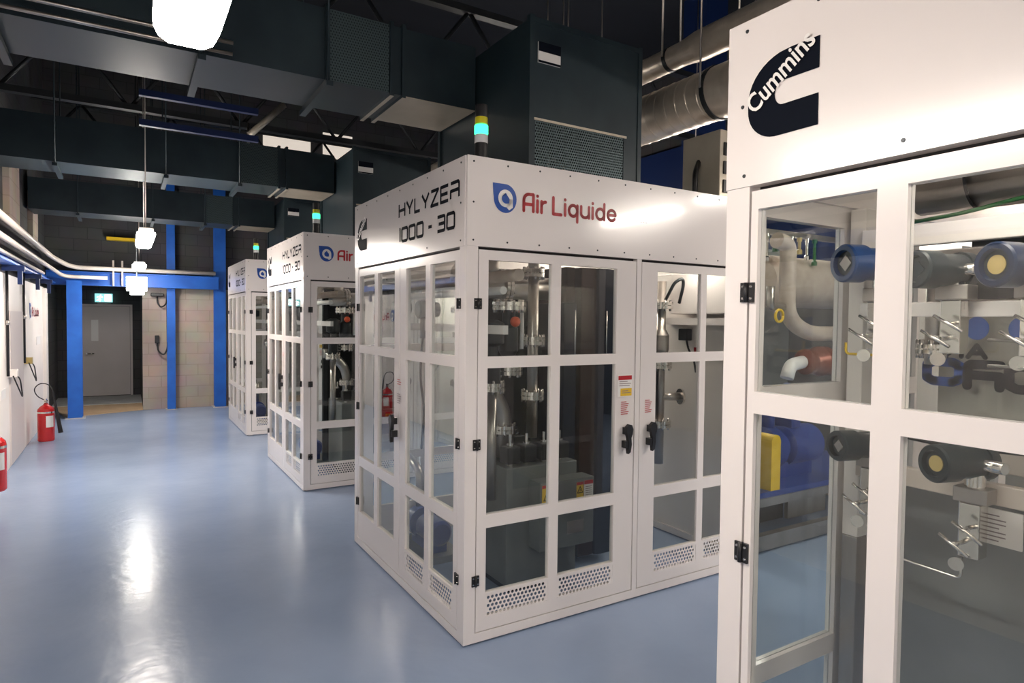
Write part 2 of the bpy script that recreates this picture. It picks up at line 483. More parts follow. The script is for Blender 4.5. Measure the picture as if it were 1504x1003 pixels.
def logo_parts(parent, mp, u0, v0, h, w, text=True, tu0=None, tu1=None, tv0=None, tv1=None):
    """blue drop with a white ring and the red words"""
    c, d, r = u0 + h * .55, v0 + h * .46, h * .5
    def drop(mb):
        pts = [(u0, v0 + h)] + arc(c, d, r, r, 90 - 14, -180 - 6, 30)
        pts = [(u0 - h * .0, v0 + h), (c, v0 + h)] + arc(c, d, r, h * .54, 88, -182, 34) + [(u0 + h * .03, v0 + h * .6)]
        mb.poly(pts, mp, w)
    lo = decal('logo_drop', drop, 'blue_ink', parent)
    def ring(mb):
        mb.poly(arc(c, d, h * .32, h * .33, 0, 360, 26)[:-1], mp, w * 1.6)
        mb.poly([(c + h * .10, d), (c + h * .32, d), (c + h * .32, d - h * .32), (c + h * .16, d - h * .43), (c + h * .05, d - h * .34)], mp, w * 1.6)
    decal('logo_ring', ring, 'white_ink', lo)
    def core(mb):
        mb.poly([(c - h * .02, d + h * .2)] + arc(c, d - h * .02, h * .18, h * .18, 80, 280, 14) + [(c + h * .14, d - h * .18), (c + h * .15, d)], mp, w * 2.4)
    decal('logo_core', core, 'blue_ink', lo)
    if text:
        ls, tot = layout('Air Liquide', ROUND, .22)
        k = (tu1 - tu0) / tot
        for word in (ls[:3], ls[4:]):
            decal('logo_lettering', lambda mb: [mb.strokes([[(tu0 + a * k, tv0 + b * (tv1 - tv0)) for a, b in ln] for ln in st], mp, (tv1 - tv0) * .20, w) for st in word], 'red_ink', parent)

def emblem_parts(parent, mp, u0, v0, W, H, w):
    """black C-shaped emblem with the slanted white name"""
    def c(mb):
        slot0, slot1, su = .36, .64, .44
        out = [(1, 1), (.62, 1)] + arc(.60, .50, .60, .50, 95, 180, 10)[1:] + [(0, .42)] + arc(.44, .40, .44, .40, 180, 265, 10)[1:] + [(1, 0)]
        inn = [(1, slot0)] + [(.54, slot0)] + arc(.52, .50, .12, .14, 270, 90, 10) + [(1, slot1)]
        # strip between outer and inner outline
        top = [p for p in out if p[1] >= .5]; bot = [p for p in out if p[1] < .5]
        S = lambda p: (u0 + p[0] * W, v0 + p[1] * H)
        poly1 = top + [(0.0, .5), (.40, .5)] + [p for p in arc(.52, .50, .12, .14, 180, 90, 6)] + [(1, slot1)]
        poly2 = [(0.0, .5)] + bot + [(1, slot0), (.54, slot0)] + arc(.52, .50, .12, .14, 270, 180, 6) + [(.40, .5)]
        for P in (poly1, poly2): mb.poly([S(p) for p in P], mp, w)
    e = decal('emblem', c, 'ink', parent)
    cu = bpy.data.curves.new('emblem_text', 'FONT')
    cu.body = 'Cummins'; cu.size = 1.0; cu.offset = 0.018; cu.resolution_u = 3
    t = bpy.data.objects.new('emblem_text', cu)
    COL.objects.link(t)
    bpy.context.view_layer.update()
    me0 = bpy.data.meshes.new_from_object(t.evaluated_get(bpy.context.evaluated_depsgraph_get()))
    xs = [v.co.x for v in me0.vertices]; x0, x1 = min(xs), max(xs)
    mb = MB()
    L = 1.07 * W
    ang = math.radians(37); s = L / (x1 - x0)
    ca, sa = math.cos(ang), math.sin(ang)
    vs = []
    for v in me0.vertices:
        a, b = (v.co.x - x0) * s, v.co.y * s * 1.3
        vs.append(mp(u0 + W * .115 + a * ca - b * sa, v0 + H * .33 + a * sa + b * ca, w * 2))
    mb.add(vs, [list(p.vertices) for p in me0.polygons])
    mb.build('emblem_lettering', 'white_ink', e, fix=False)
    bpy.data.objects.remove(t); bpy.data.curves.remove(cu); bpy.data.meshes.remove(me0)

# ------------------------------------------------------------------ the room
ZC = 6.0
struct(MB().box(-3.2, 6.2, -7.2, 14.2, -0.2, 0.0).build('floor', 'floor'))
struct(MB().box(-3.2, 6.2, -7.2, 14.2, ZC, ZC + .2).build('ceiling', 'deck'))
wl = struct(MB().box(-2.75, -2.55, -7.2, 9.55, 0, 2.12).build('wall_left', 'wall_white'))
struct(MB().box(-2.80, -2.60, -7.2, 12.6, 2.12, ZC).build('wall_left_upper', 'block_shaded'))
struct(MB().box(-2.9, -2.58, 9.55, 12.6, 0, 2.12).build('wall_left_recess', 'block_shaded'))
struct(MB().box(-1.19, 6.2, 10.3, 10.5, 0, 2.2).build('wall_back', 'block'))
struct(MB().box(-1.19, 6.2, 10.3, 10.5, 2.2, ZC).build('wall_back_upper', 'block_shaded'))
struct(MB().box(-2.6, -1.19, 10.4, 10.5, 2.3, ZC).build('wall_back_lintel', 'block_shaded'))
struct(MB().box(-1.19, -1.09, 10.5, 12.4, 0, 2.3).build('wall_alcove_side', 'block_shaded'))
struct(MB().box(-2.75, -1.05, 12.3, 12.5, 0, 2.6).build('wall_alcove_end', 'block_shaded'))
struct(MB().box(6.0, 6.2, -7.2, 10.5, 0, ZC).build('wall_right', 'block_shaded'))
struct(MB().box(-2.75, 6.2, -7.2, -7.0, 0, ZC).build('wall_rear', 'wall_white'))
struct(MB().box(-2.6, -1.19, 10.9, 12.3, 0, 0.07).build('trim_1', 'step'))
rp = MB().add([(-2.3, 9.85, .004), (-1.19, 10.3, .004), (-1.19, 10.9, .06), (-2.55, 10.9, .06), (-2.3, 9.85, 0), (-1.19, 10.3, 0), (-1.19, 10.9, 0), (-2.55, 10.9, 0)],
              [(0, 1, 2, 3), (4, 7, 6, 5), (0, 4, 5, 1), (1, 5, 6, 2), (2, 6, 7, 3), (3, 7, 4, 0)]).build('threshold_ramp', 'ramp')
tag(rp, 'tan plywood ramp on the floor leading up to the grey door', 'ramp')
# white skirting strip at the end of the left wall
struct(MB().cbox(-2.56, -2.50, 9.35, 9.60, 0, 2.10, .006).build('trim_2', 'wall_white'))

struct(MB().box(.85, 1.75, 10.27, 10.30, 4.95, 5.35).build('window_1', 'window_day'))
struct(MB().box(2.0, 2.6, 10.27, 10.30, 4.95, 5.45).build('window_2', 'window_day'))
struct(MB().box(-2.62, -2.54, 6.1, 6.9, 2.70, 3.6).build('trim_5', 'block'))
struct(MB().box(-2.62, -2.54, 8.2, 8.8, 2.70, 3.4).build('trim_6', 'block'))
# back door with its hardware
d = struct(MB().box(-2.205, -1.37, 12.265, 12.30, .085, 1.87).build('door_1', 'door_grey'))
MB().gridplate([-2.25, -2.21, -1.365, -1.325], [.07, 1.875, 1.915], lambda i, j: not (i == 1 and j == 0), FRONT, 12.25, 12.30).build('door_frame', 'door_grey', d)
MB().box(-2.03, -1.91, 12.258, 12.266, 1.18, 1.60).build('door_notice', 'white_ink', d)
hd = MB().cyl((-2.10, 12.265, .93), (-2.10, 12.20, .93), .022, n=12)
hd.tube([(-2.10, 12.21, .93), (-1.98, 12.20, .93)], .012, n=8)
hd.build('door_handle', 'steel_bright', d)

def running_man(mb, mp, u, v, s, w):
    L = [[(0.55, .95), (.35, .80), (.15, .85), (.05, .65)], [(.55, .95), (.75, .75), (.95, .80)], [(.50, .92), (.42, .5)],
         [(.42, .5), (.62, .3), (.50, 0)], [(.42, .5), (.30, .22), (.0, .18)]]
    mb.strokes([[(u + a * s, v + b * s) for a, b in l] for l in L], mp, s * .13, w)
    mb.poly(arc(u + .66 * s, v + 1.14 * s, s * .12, s * .12, 0, 360, 12)[:-1], mp, w)

# exit sign over the back door
es = thing('exit_sign', 'small teal lit exit sign with running figure above the grey door', 'exit sign', (-1.81, 12.27, 1.93))
MB().cbox(-1.965, -1.665, 12.235, 12.265, 1.955, 2.125, .006).build('sign_panel', 'sign_blue', es)
sg = MB()
running_man(sg, FRONT, -1.93, 1.975, .10, 12.232)
sg.poly([(-1.80, 2.105), (-1.80, 1.975), (-1.69, 1.975), (-1.69, 2.105)], FRONT, 12.233)
sg.build('sign_symbol', 'sign_white', es, fix=False)
sg = MB(); running_man(sg, FRONT, -1.775, 1.985, .075, 12.231); sg.build('sign_symbol', 'sign_green', es, fix=False)
MB().box(-1.92, -1.70, 12.24, 12.30, 1.92, 1.955).build('sign_bracket', 'grey_box', es)

# hanging lit exit sign in front of the blue beam
es = thing('hanging_exit_sign', 'bright white lit exit sign with green figures hanging before the blue beam', 'exit sign', (-1.29, 9.2, 2.3))
MB().cbox(-1.435, -1.145, 9.16, 9.24, 2.09, 2.32, .01).build('sign_panel', 'sign_glow', es)
MB().cbox(-1.385, -1.185, 9.15, 9.25, 2.03, 2.09, .01).build('battery_housing', 'sign_glow', es)
sg = MB(); running_man(sg, FRONT, -1.42, 2.16, .09, 9.157); sg.build('sign_symbol', 'sign_green', es, fix=False)
sg = MB(); running_man(sg, FRONT, -1.26, 2.16, .09, 9.157); sg.build('sign_symbol', 'sign_green', es, fix=False)
MB().cyl((-1.29, 9.2, 2.32), (-1.29, 9.2, ZC), .008, n=8).build('hanger_rod', 'dark_metal', es)

# ------------------------------------------------------------------ white cabinets
CW, CL, CH, ZD = 2.26, 1.794, 2.5, 2.05
ZR = [0.26, 0.60, 0.67, 1.43, 1.49, 1.985]      # window rows

def cab_door(parent, mp, u0, u1, cols, vents, handle_u, hinge_u):
    us = [u0, cols[0], cols[1], cols[2], cols[3], u1]
    vs = [0.065, ZR[0], ZR[1], ZR[2], ZR[3], ZR[4], ZR[5], ZD - .015]
    vcut = []
    mb = MB()
    if vents:
        va0, va1 = .135, .243
        vs2 = [0.065, va0, va1] + vs[1:]
        mb.gridplate(us, vs2, lambda i, j: not (i in (1, 3) and j in (1, 3, 5, 7)), mp, .002, .032)
    else:
        mb.gridplate(us, vs, lambda i, j: not (i in (1, 3) and j in (1, 3, 5)), mp, .002, .032)
    door = mb.build('door', 'white', parent)
    for c in ((cols[0], cols[1]), (cols[2], cols[3])):
        for k in range(3):
            a, b = c; p, q = ZR[2 * k], ZR[2 * k + 1]
            MB().prism([(a, p), (b, p), (b, q), (a, q)], mp, .016, .019).build('window_pane', 'glass', door)
        if vents:
            # plate with staggered round holes
            pl = MB(); rows = 5; ph = (va1 - va0) / rows; cu = ph * 1.14
            n = int((c[1] - c[0]) / cu) - 1; pad = ((c[1] - c[0]) - (n + .5) * cu) / 2
            for r in range(rows):
                off = c[0] + pad + (cu / 2 if r % 2 else 0)
                zc0, zc1 = va0 + r * ph, va0 + (r + 1) * ph
                pl.poly([(c[0], zc0), (off, zc0), (off, zc1), (c[0], zc1)], mp, .004)
                e = off + n * cu
                pl.poly([(e, zc0), (c[1], zc0), (c[1], zc1), (e, zc1)], mp, .004)
                for k in range(n):
                    ua, ub = off + k * cu, off + (k + 1) * cu
                    cc, cz = (ua + ub) / 2, (zc0 + zc1) / 2
                    ring = [(cc + ph * .40 * math.cos(math.radians(45 * t)), cz + ph * .40 * math.sin(math.radians(45 * t))) for t in range(8)]
                    ou = [(ub, cz), (ub, zc1), (cc, zc1), (ua, zc1), (ua, cz), (ua, zc0), (cc, zc0), (ub, zc0)]
                    for t in range(8):
                        pl.poly([ou[t], ou[(t + 1) % 8], ring[(t + 1) % 8], ring[t]], mp, .004)
            pl.build('vent_grille', 'white', door)
    if handle_u is not None:
        h = MB()
        z = .985
        out = [(-.018, .075), (.0, .09), (.02, .085), (.03, .06), (.026, .03), (.016, .01), (.020, -.03), (.012, -.075), (-.004, -.085), (-.008, -.06), (-.002, -.02), (-.012, .02), (-.022, .05)]
        h.prism([(handle_u + a, z + b) for a, b in out], mp, -.040, -.018)
        h.prism([(handle_u - .012 + a, z + b) for a, b in ((-.012, -.05), (.02, -.05), (.02, -.008), (-.012, -.008))], mp, -.035, .003)
        h.prism([(handle_u + a, z + b) for a, b in ((-.018, .03), (.02, .03), (.02, .07), (-.018, .07))], mp, -.020, .003)
        h.build('door_handle', 'black', door)
    for z in (1.76, 1.04, .335):
        h = MB().prism([(hinge_u - .021, z - .027), (hinge_u + .021, z - .027), (hinge_u + .021, z + .027), (hinge_u - .021, z + .027)], mp, -.006, .003)
        p0, p1 = mp(hinge_u, z - .027, -.009), mp(hinge_u, z + .027, -.009)
        h.cyl(p0, p1, .006, n=8)
        hg = h.build('hinge', 'black', door)
        for a in (-.013, .013):
            for b in (-.016, .016):
                MB().lathe(mp(hinge_u + a, z + b, -.006), Vector(mp(0, 0, -1)) - Vector(mp(0, 0, 0)), [(0, .0045), (.002, .0035)], n=8).build('screw', 'steel_bright', hg)
    return door

def build_cabinet(label):
    cab = thing('equipment_cabinet', label, 'cabinet', (0, 0, 0), 'white glazed equipment cabinets')
    f = MB()
    px, py = .066, .076
    # corner posts, plinth, upper rails
    for x0, x1 in ((0, px), (CW - px, CW)):
        for y0, y1 in ((0, py), (CL - py, CL)):
            f.box(x0, x1, y0, y1, .012, ZD)
    f.box(1.137, 1.172, 0, .06, .06, ZD)
    for z0, z1 in ((.012, .06), (ZD, ZD + .05)):
        f.box(px, CW - px, .0 if z0 < 1 else .016, .05, z0, z1); f.box(px, CW - px, CL - .05, CL - .016, z0, z1)
        f.box(.0 if z0 < 1 else .016, .05, py, CL - py, z0, z1); f.box(CW - .05, CW - .016, py, CL - py, z0, z1)
    for y in (.06, CL - .06):
        for x in (.06, CW - .06): f.box(x - .03, x + .03, y - .03, y + .03, 0, .012)
    f.build('frame', 'white', cab)
    # dark shadow gap ribbon behind the door edges is the real gap between door and post
    cab_door(cab, FRONT, .072, 1.131, [.128, .523, .585, .985], True, 1.063, .066)
    cab_door(cab, FRONT, 1.178, CW - .072, [1.305, 1.685, 1.737, 2.13], True, 1.255, CW - .066)
    cab_door(cab, AISLE, .082, .898, [.130, .445, .507, .802], True, None, .078)
    cab_door(cab, AISLE, .904, CL - .082, [.992, 1.305, 1.372, 1.69], False, .955, CL - .078)
    # header sheets with their screws, roof, closed side, rear frame
    def screws(par, mp, us, vs):
        for u in us:
            for v in vs:
                MB().lathe(mp(u, v, -.004), Vector(mp(0, 0, -1)) - Vector(mp(0, 0, 0)), [(0, .0055), (.0025, .0045)], n=8).build('screw', 'dark_metal', par)
    def header(mp, u0, u1, w0=-.004, w1=.016):
        return MB().prism([(u0, ZD), (u1, ZD), (u1, CH), (u0, CH)], mp, w0, w1).build('header_panel', 'white', cab)
    hf = header(FRONT, .0, CW)
    us = [.035 + i * (CW - .07) / 11 for i in range(12)]
    screws(hf, FRONT, us, (2.08, 2.472)); screws(hf, FRONT, (.035,), (2.27,))
    ha = header(AISLE, .016, CL)
    us = [.06 + i * (CL - .12) / 8 for i in range(9)]
    screws(ha, AISLE, us, (2.472,)); screws(ha, AISLE, us[::2], (2.08,)); screws(ha, AISLE, (.06, CL - .05), (2.27,))
    header(lambda u, v, w: (u, CL - w, v), .0, CW)
    header(lambda u, v, w: (CW - w, u, v), .016, CL - .016)
    MB().box(.016, CW - .016, .016, CL - .016, CH - .02, CH - .002).build('roof_panel', 'white', cab)
    MB().box(CW - .03, CW - .004, py, CL - py, .06, ZD).build('side_panel', 'white_inside', cab)
    r = MB().gridplate([px, .13, .52, .60, .985, 1.10, 1.17, 1.30, 1.685, 1.75, 2.13, CW - px], [.06, .26, .60, .66, 1.43, 1.49, 1.985, ZD],
                       lambda i, j: not (i in (1, 3, 7, 9) and j in (1, 3, 5)), lambda u, v, w: (u, CL - w, v), .004, .034).build('rear_frame', 'white', cab)
    for a, b in ((.13, .52), (.60, .985), (1.30, 1.685), (1.75, 2.13)):
        for p, q in ((.26, .60), (.66, 1.43), (1.49, 1.985)):
            MB().prism([(a, p), (b, p), (b, q), (a, q)], lambda u, v, w: (u, CL - w, v), .017, .020).build('window_pane', 'glass', r)
    # unseen strips under the roof, added to brighten the inside
    MB().box(1.78, 2.16, .30, .34, 2.10, 2.125).build('fill_strip', 'inside_fill', cab)
    MB().box(1.80, 1.84, 1.15, 1.65, 2.06, 2.085).build('fill_strip', 'inside_fill', cab)
    MB().box(.07, 1.135, .034, .042, 2.015, ZD).build('door_gap_shade', 'black', cab)  # black strips put shade into the gap above the doors
    MB().box(1.174, 2.19, .034, .042, 2.015, ZD).build('door_gap_shade', 'black', cab)
    MB().box(.034, .042, .08, 1.71, 2.015, ZD).build('door_gap_shade', 'black', cab)
    # writing
    logo_parts(hf, FRONT, .143, 2.242, .137, -.0055, True, .332, .958, 2.255, 2.343)
    decal('caption_line', lambda mb: mb.strokes([[(1.05 + i * .02, 2.268), (1.062 + i * .02, 2.268)] for i in range(8)], FRONT, .003, -.0055, False), 'grey_ink', hf)
    mp = AISLE_TXT(.905)
    decal('model_lettering', lambda mb: write(mb, 'HYLYZER', SQ, .26, .0, .825, 2.305, 2.385, .0185, mp, -.0055, False), 'ink', ha)
    decal('model_lettering', lambda mb: write(mb, '1000 - 30', SQ, .26, .005, .775, 2.155, 2.232, .0185, mp, -.0055, False), 'ink', ha)
    emblem_parts(ha, AISLE_TXT(1.744), .019, 2.166, .207, .217, -.0055)
    # warning labels beside the handles
    def lines(u0, u1, v0, n, dv, mb, mp):
        for i in range(n):
            k = u0 + (u1 - u0) * (.7 + .3 * ((i * 7) % 4) / 3)
            mb.strokes([[(u0, v0 - i * dv), (k, v0 - i * dv)]], mp, .004, -.0035, False)
    fd = [o for o in cab.children if o.name.startswith('door')]
    lb = decal('danger_label', lambda mb: mb.poly([(1.0, 1.235), (1.11, 1.235), (1.11, 1.365), (1.0, 1.365)], FRONT, -.002), 'white_ink', fd[0], 'white, dark red and yellow danger label')
    decal('label_header', lambda mb: mb.poly([(1.003, 1.335), (1.107, 1.335), (1.107, 1.36), (1.003, 1.36)], FRONT, -.003), 'red_ink', lb)
    decal('label_band', lambda mb: mb.poly([(1.02, 1.24), (1.107, 1.24), (1.107, 1.285), (1.02, 1.285)], FRONT, -.003), 'yellow_ink', lb)
    decal('label_print', lambda mb: (lines(1.01, 1.10, 1.325, 3, .012, mb, FRONT), lines(1.03, 1.10, 1.27, 2, .012, mb, FRONT)), 'grey_ink', lb)
    decal('small_print', lambda mb: lines(1.025, 1.085, 1.205, 7, .012, mb, FRONT), 'red_ink', fd[0])
    decal('small_print', lambda mb: lines(1.215, 1.27, 1.205, 7, .012, mb, FRONT), 'red_ink', fd[1])
    decal('small_print', lambda mb: lines(.93, .86, 1.30, 3, .014, mb, AISLE), 'red_ink', fd[3])
    decal('small_print', lambda mb: lines(.93, .86, 1.21, 5, .014, mb, AISLE), 'grey_ink', fd[3])
    return cab

DY = {'B': 3.393, 'C': 6.750, 'D': -1.609 - 1.794}
cab = build_cabinet('white glazed cabinet with the whole blue drop and red lettering visible on its header')
dup(cab, DY['B'], 'white glazed cabinet half hidden, only the first red letters showing on its header')
dup(cab, DY['C'], 'white glazed cabinet closest to the back wall, only its blue drop showing')
dup(cab, DY['D'], 'white glazed cabinet with the big black C emblem, cut off by the picture edge')

# ------------------------------------------------------------------ stack lights on the cabinet roofs
def stack_light():
    t = thing('stack_light', 'black, yellow, green and white stack light on the cabinet with the whole logo', 'signal light', (.158, .15, CH), 'stack lights on cabinet corners')
    def seg(name, z0, z1, r, m):
        MB().lathe((.158, .15, CH + z0), (0, 0, 1), [(0, r * .97), (.004, r), (z1 - z0 - .004, r), (z1 - z0, r * .97)], n=24).build(name, m, t)
    seg('base', 0, .112, .034, 'black')
    seg('clear_lens', .112, .155, .036, 'beacon_clear')
    seg('green_lens', .159, .206, .037, 'beacon_green')
    seg('yellow_lens', .210, .247, .034, 'beacon_yellow')
    seg('cap', .247, .312, .033, 'black')
    return t
sl = stack_light()
dup(sl, DY['B'], 'stack light lit green on the half hidden cabinet with cut-off red lettering')
dup(sl, DY['C'], 'stack light lit green on the cabinet closest to the back wall')

# ------------------------------------------------------------------ plenums and rectangular ducts over the aisle
XP, YP0, YP1, ZP1 = .60, .35, 1.60, 3.47
def plenum(dy, label):
    t = thing('air_plenum', label, 'air plenum', (XP, YP0, CH), 'sheet metal plenums on cabinet roofs')
    b = MB()
    us = [XP, XP + .03, XP + .72, XP + .85]; vs = [CH, CH + .02, 2.875, ZP1]
    b.gridplate(us, vs, lambda i, j: not (i == 1 and j == 1), FRONT, YP0, YP0 + .004)
    b.box(XP, XP + .004, YP0 + .004, YP1, CH, ZP1); b.box(XP + .846, XP + .85, YP0 + .004, YP1, CH, ZP1)
    b.box(XP, XP + .85, YP1 - .004, YP1, CH, ZP1); b.box(XP, XP + .85, YP0, YP1, ZP1 - .004, ZP1)
    b.build('casing', 'duct', t)
    MB().box(XP + .03, XP + .72, YP0 + .004, YP0 + .006, CH + .02, 2.875).build('perforated_panel', 'duct_mesh', t)
    for x, y in ((XP, YP0), (XP + .85, YP0), (XP, YP1)):
        MB().box(x - .016, x + .016, y - .006, y + .03, CH, ZP1 + .01).build('edge_angle', 'duct', t)
    MB().box(XP + .016, XP + .834, YP0 - .006, YP0, ZP1 - .03, ZP1).build('edge_angle', 'duct', t)
    MB().box(XP + .02, XP + .74, YP0 - .005, YP0, 2.87, 2.884).build('panel_lip', 'duct_light', t)
    MB().tube([(XP - .02, 1.52, CH + .02), (XP - .02, 1.52, 2.62)], .01, n=8).build('drain_stub', 'steel', t)
    n = MB().box(XP + .04, XP + .20, YP0 - .012, YP0 - .002, 3.21, 3.33).build('notice_plate', 'white_ink', t)
    n['label'] = 'notice with a dark upper half'
    MB().box(XP + .04, XP + .20, YP0 - .014, YP0 - .012, 3.275, 3.33).build('notice_band', 'ink', n)
    MB().box(XP + .04, XP + .20, YP0 - .014, YP0 - .012, 3.21, 3.222).build('notice_band', 'ink', n)
    MB().tube([(XP + .06, .6, CH + .02), (XP + .06, .6, 2.7), (XP + .1, .8, 2.8)], .02, fillet=.05).build('inner_pipe', 'steel_bright', t)
    MB().tube([(XP + .25, .55, CH + .02), (XP + .25, .55, 2.75), (XP + .5, .7, 2.75), (XP + .5, .7, CH + .02)], .03, fillet=.08).build('inner_pipe', 'steel_bright', t)
    MB().cyl((XP + .3, .9, CH + .12), (XP + .7, .9, CH + .12), .09).build('inner_drum', 'steel_bright', t)
    if dy: 
        t.location.y += dy
    return t
pl = plenum(0, 'dark sheet metal plenum with perforated front on the cabinet with the whole logo')
dup(pl, DY['B'], 'dark sheet metal plenum on the half hidden cabinet, partly behind the lettered header')
dup(pl, DY['C'], 'dark sheet metal plenum on the cabinet closest to the back wall')

YD0, YD1, ZD0, ZD1 = 1.02, 1.58, 3.10, 3.52
def aisle_duct(label):
    t = thing('rectangular_duct', label, 'duct', (XP - .02, YD0, ZD0), 'rectangular ducts crossing the aisle')
    x1 = XP - .02
    b = MB()
    b.box(-2.55, x1, YD0, YD1, ZD0, ZD1)
    b.build('duct_run', 'duct', t)
    for x in (-.42, -.02, .06):
        fl = MB().box(x - .012, x + .012, YD0 - .02, YD1 + .02, ZD0 - .02, ZD1 + .02).build('flange', 'duct', t)
        MB().box(x - .012, x + .012, YD0 - .018, YD1 + .018, ZD0 - .024, ZD0 - .0205).build('lit_flange_paint', 'duct_light', fl)  # pale strip paints the lit underside of the flange
    MB().box(-.405, -.035, YD0 - .006, YD0 - .004, ZD0 + .0, ZD1).build('mesh_sheet', 'duct_mesh', t)
    u = MB(); u.box(.075, x1, YD0 + .004, YD1 - .004, ZD0 - .006, ZD0 - .0005); u.build('lit_bottom_paint', 'duct_light', t)  # pale sheet paints the light falling on the duct bottom
    for x in (-2.0, -1.1, -.42):
        h = MB()
        for y in (YD0 - .035, YD1 + .035): h.cyl((x, y, ZD0 - .03), (x, y, ZC), .007, n=6)
        h.box(x - .02, x + .02, YD0 - .06, YD1 + .06, ZD0 - .05, ZD0 - .022)
        h.build('hanger', 'duct', t)
    return t
du = aisle_duct('dark rectangular duct crossing the aisle beside the big lamp overhead')
dup(du, DY['B'], 'dark rectangular duct crossing the aisle second from the big lamp')
dup(du, DY['C'], 'dark rectangular duct crossing the aisle close to the back wall')

# conduits strapped below the duct beside the lamp
for i, (y, z) in enumerate(((.93, 3.16), (.955, 3.11))):
    c = MB().tube([(-2.55, y, z), (-.95, y, z)], .011, n=8).build('electrical_conduit', 'steel')
    tag(c, 'upper thin grey conduit running along the duct beside the big lamp' if i == 0 else 'lower thin grey conduit running along the duct beside the big lamp', 'conduit', 'conduits along the duct')

# ------------------------------------------------------------------ batten lamps
def batten(x, y0, y1, z, label, power, rod_to=None, wide=.19, group=None):
    t = thing('batten_lamp', label, 'ceiling lamp', (x, y0, z), group)
    h = wide / 2
    prof = [(-h, .055), (-h, .035), (-h * .86, .012), (-h * .6, 0), (h * .6, 0), (h * .86, .012), (h, .035), (h, .055)]
    b = MB()
    R = []
    ys = [(y0, .55), (y0 + .012, .82), (y0 + .04, .96), (y0 + .08, 1), (y1 - .08, 1), (y1 - .04, .96), (y1 - .012, .82), (y1, .55)]
    for y, s in ys: R.append([(x + a * s, y, z + .055 + (c - .055) * s) for a, c in prof])
    b.rings(R, smooth=True)
    b.build('diffuser', 'lamp_%d' % power, t)
    MB().cbox(x - h * .8, x + h * .8, y0 + .02, y1 - .02, z + .055, z + .10, .008).build('housing', 'white_inside', t)
    r = MB()
    for y in (y0 + .25, y1 - .25): r.cyl((x, y, z + .10), (x, y, rod_to or ZC), .006, n=6)
    r.build('hanger_rod', 'steel', t)
    return t
batten(-1.32, -2.12, -.91, 2.385, 'big glowing batten lamp overhead at the top edge of the picture', 23, wide=.155)
batten(-1.28, 4.1, 5.3, 2.42, 'glowing batten lamp hanging over the aisle beyond the ducts', 48, wide=.155)
batten(-1.26, 8.45, 9.08, 2.42, 'small glowing batten lamp just above the hanging exit sign', 48)
batten(-1.3, -6.0, -4.6, 2.7, 'batten lamp over the aisle behind the viewer', 30)
for i, (y0, y1) in enumerate(((-5.4, -4.2), (-3.3, -2.1), (.9, 2.1), (5.2, 6.4))):
    batten(3.6, y0, y1, 2.85, 'batten lamp over the far passage, mirrored on the cabinet headers', 40, group='lamps over the far passage')

batten(2.9, -1.15, -.35, 2.72, 'unseen lamp added over the gap behind the emblem cabinet to light the ducts', 12)  # hidden lamp added to light the round ducts from below
# ------------------------------------------------------------------ blue steelwork at the back and along the left wall
def h_column(x, y, z1, label, w=.17):
    b = MB()
    b.box(x - w / 2, x + w / 2, y - w / 2, y - w / 2 + .016, 0, z1); b.box(x - w / 2, x + w / 2, y + w / 2 - .016, y + w / 2, 0, z1)
    b.box(x - .006, x + .006, y - w / 2 + .016, y + w / 2 - .016, 0, z1)
    t = thing('steel_column', label, 'column', (x, y, 0), 'blue steel columns at the back')
    b.build('shaft', 'blue_paint', t)
    p = MB().box(x - w * .7, x + w * .7, y - w * .7, y + w * .7, 0, .012).build('base_plate', 'step', t)
    return t
h_column(-2.16, 9.75, 2.25, 'blue steel column beside the white wall, to one side of the grey door', .20)
h_column(-.745, 10.18, 4.6, 'slim blue steel column between two beige block wall panels', .13)
h_column(.06, 10.18, 4.8, 'tall blue steel column partly behind the farthest white cabinet', .19)
bm_ = thing('steel_beam', 'horizontal blue steel beam over the grey door and block wall', 'beam', (-1.2, 10.05, 2.2))
MB().box(-2.55, .02, 9.98, 10.0, 2.20, 2.40).box(-2.55, .02, 9.90, 10.08, 2.40, 2.415).box(-2.55, .02, 9.90, 10.08, 2.185, 2.20).build('web', 'blue_paint', bm_)
t = tag(MB().box(-2.55, -2.42, -5.0, 9.9, 2.20, 2.22).box(-2.55, -2.535, -5.0, 9.9, 2.22, 2.32).build('wall_beam', 'blue_paint'), 'blue steel ledge running along the white wall under the pipes', 'beam')
for i, y in enumerate((5.6, 7.2, 8.6)):
    b = MB().box(-2.55, -2.36, y - .03, y + .03, 2.14, 2.20).box(-2.42, -2.38, y - .03, y + .03, 2.0, 2.14)
    tag(b.build('wall_bracket', 'blue_dark'), ('dark blue bracket beside the first black conduit on the white wall', 'dark blue bracket just past the second black conduit on the white wall', 'dark blue bracket closest to the blue column on the white wall')[i], 'bracket', 'brackets under the wall ledge')
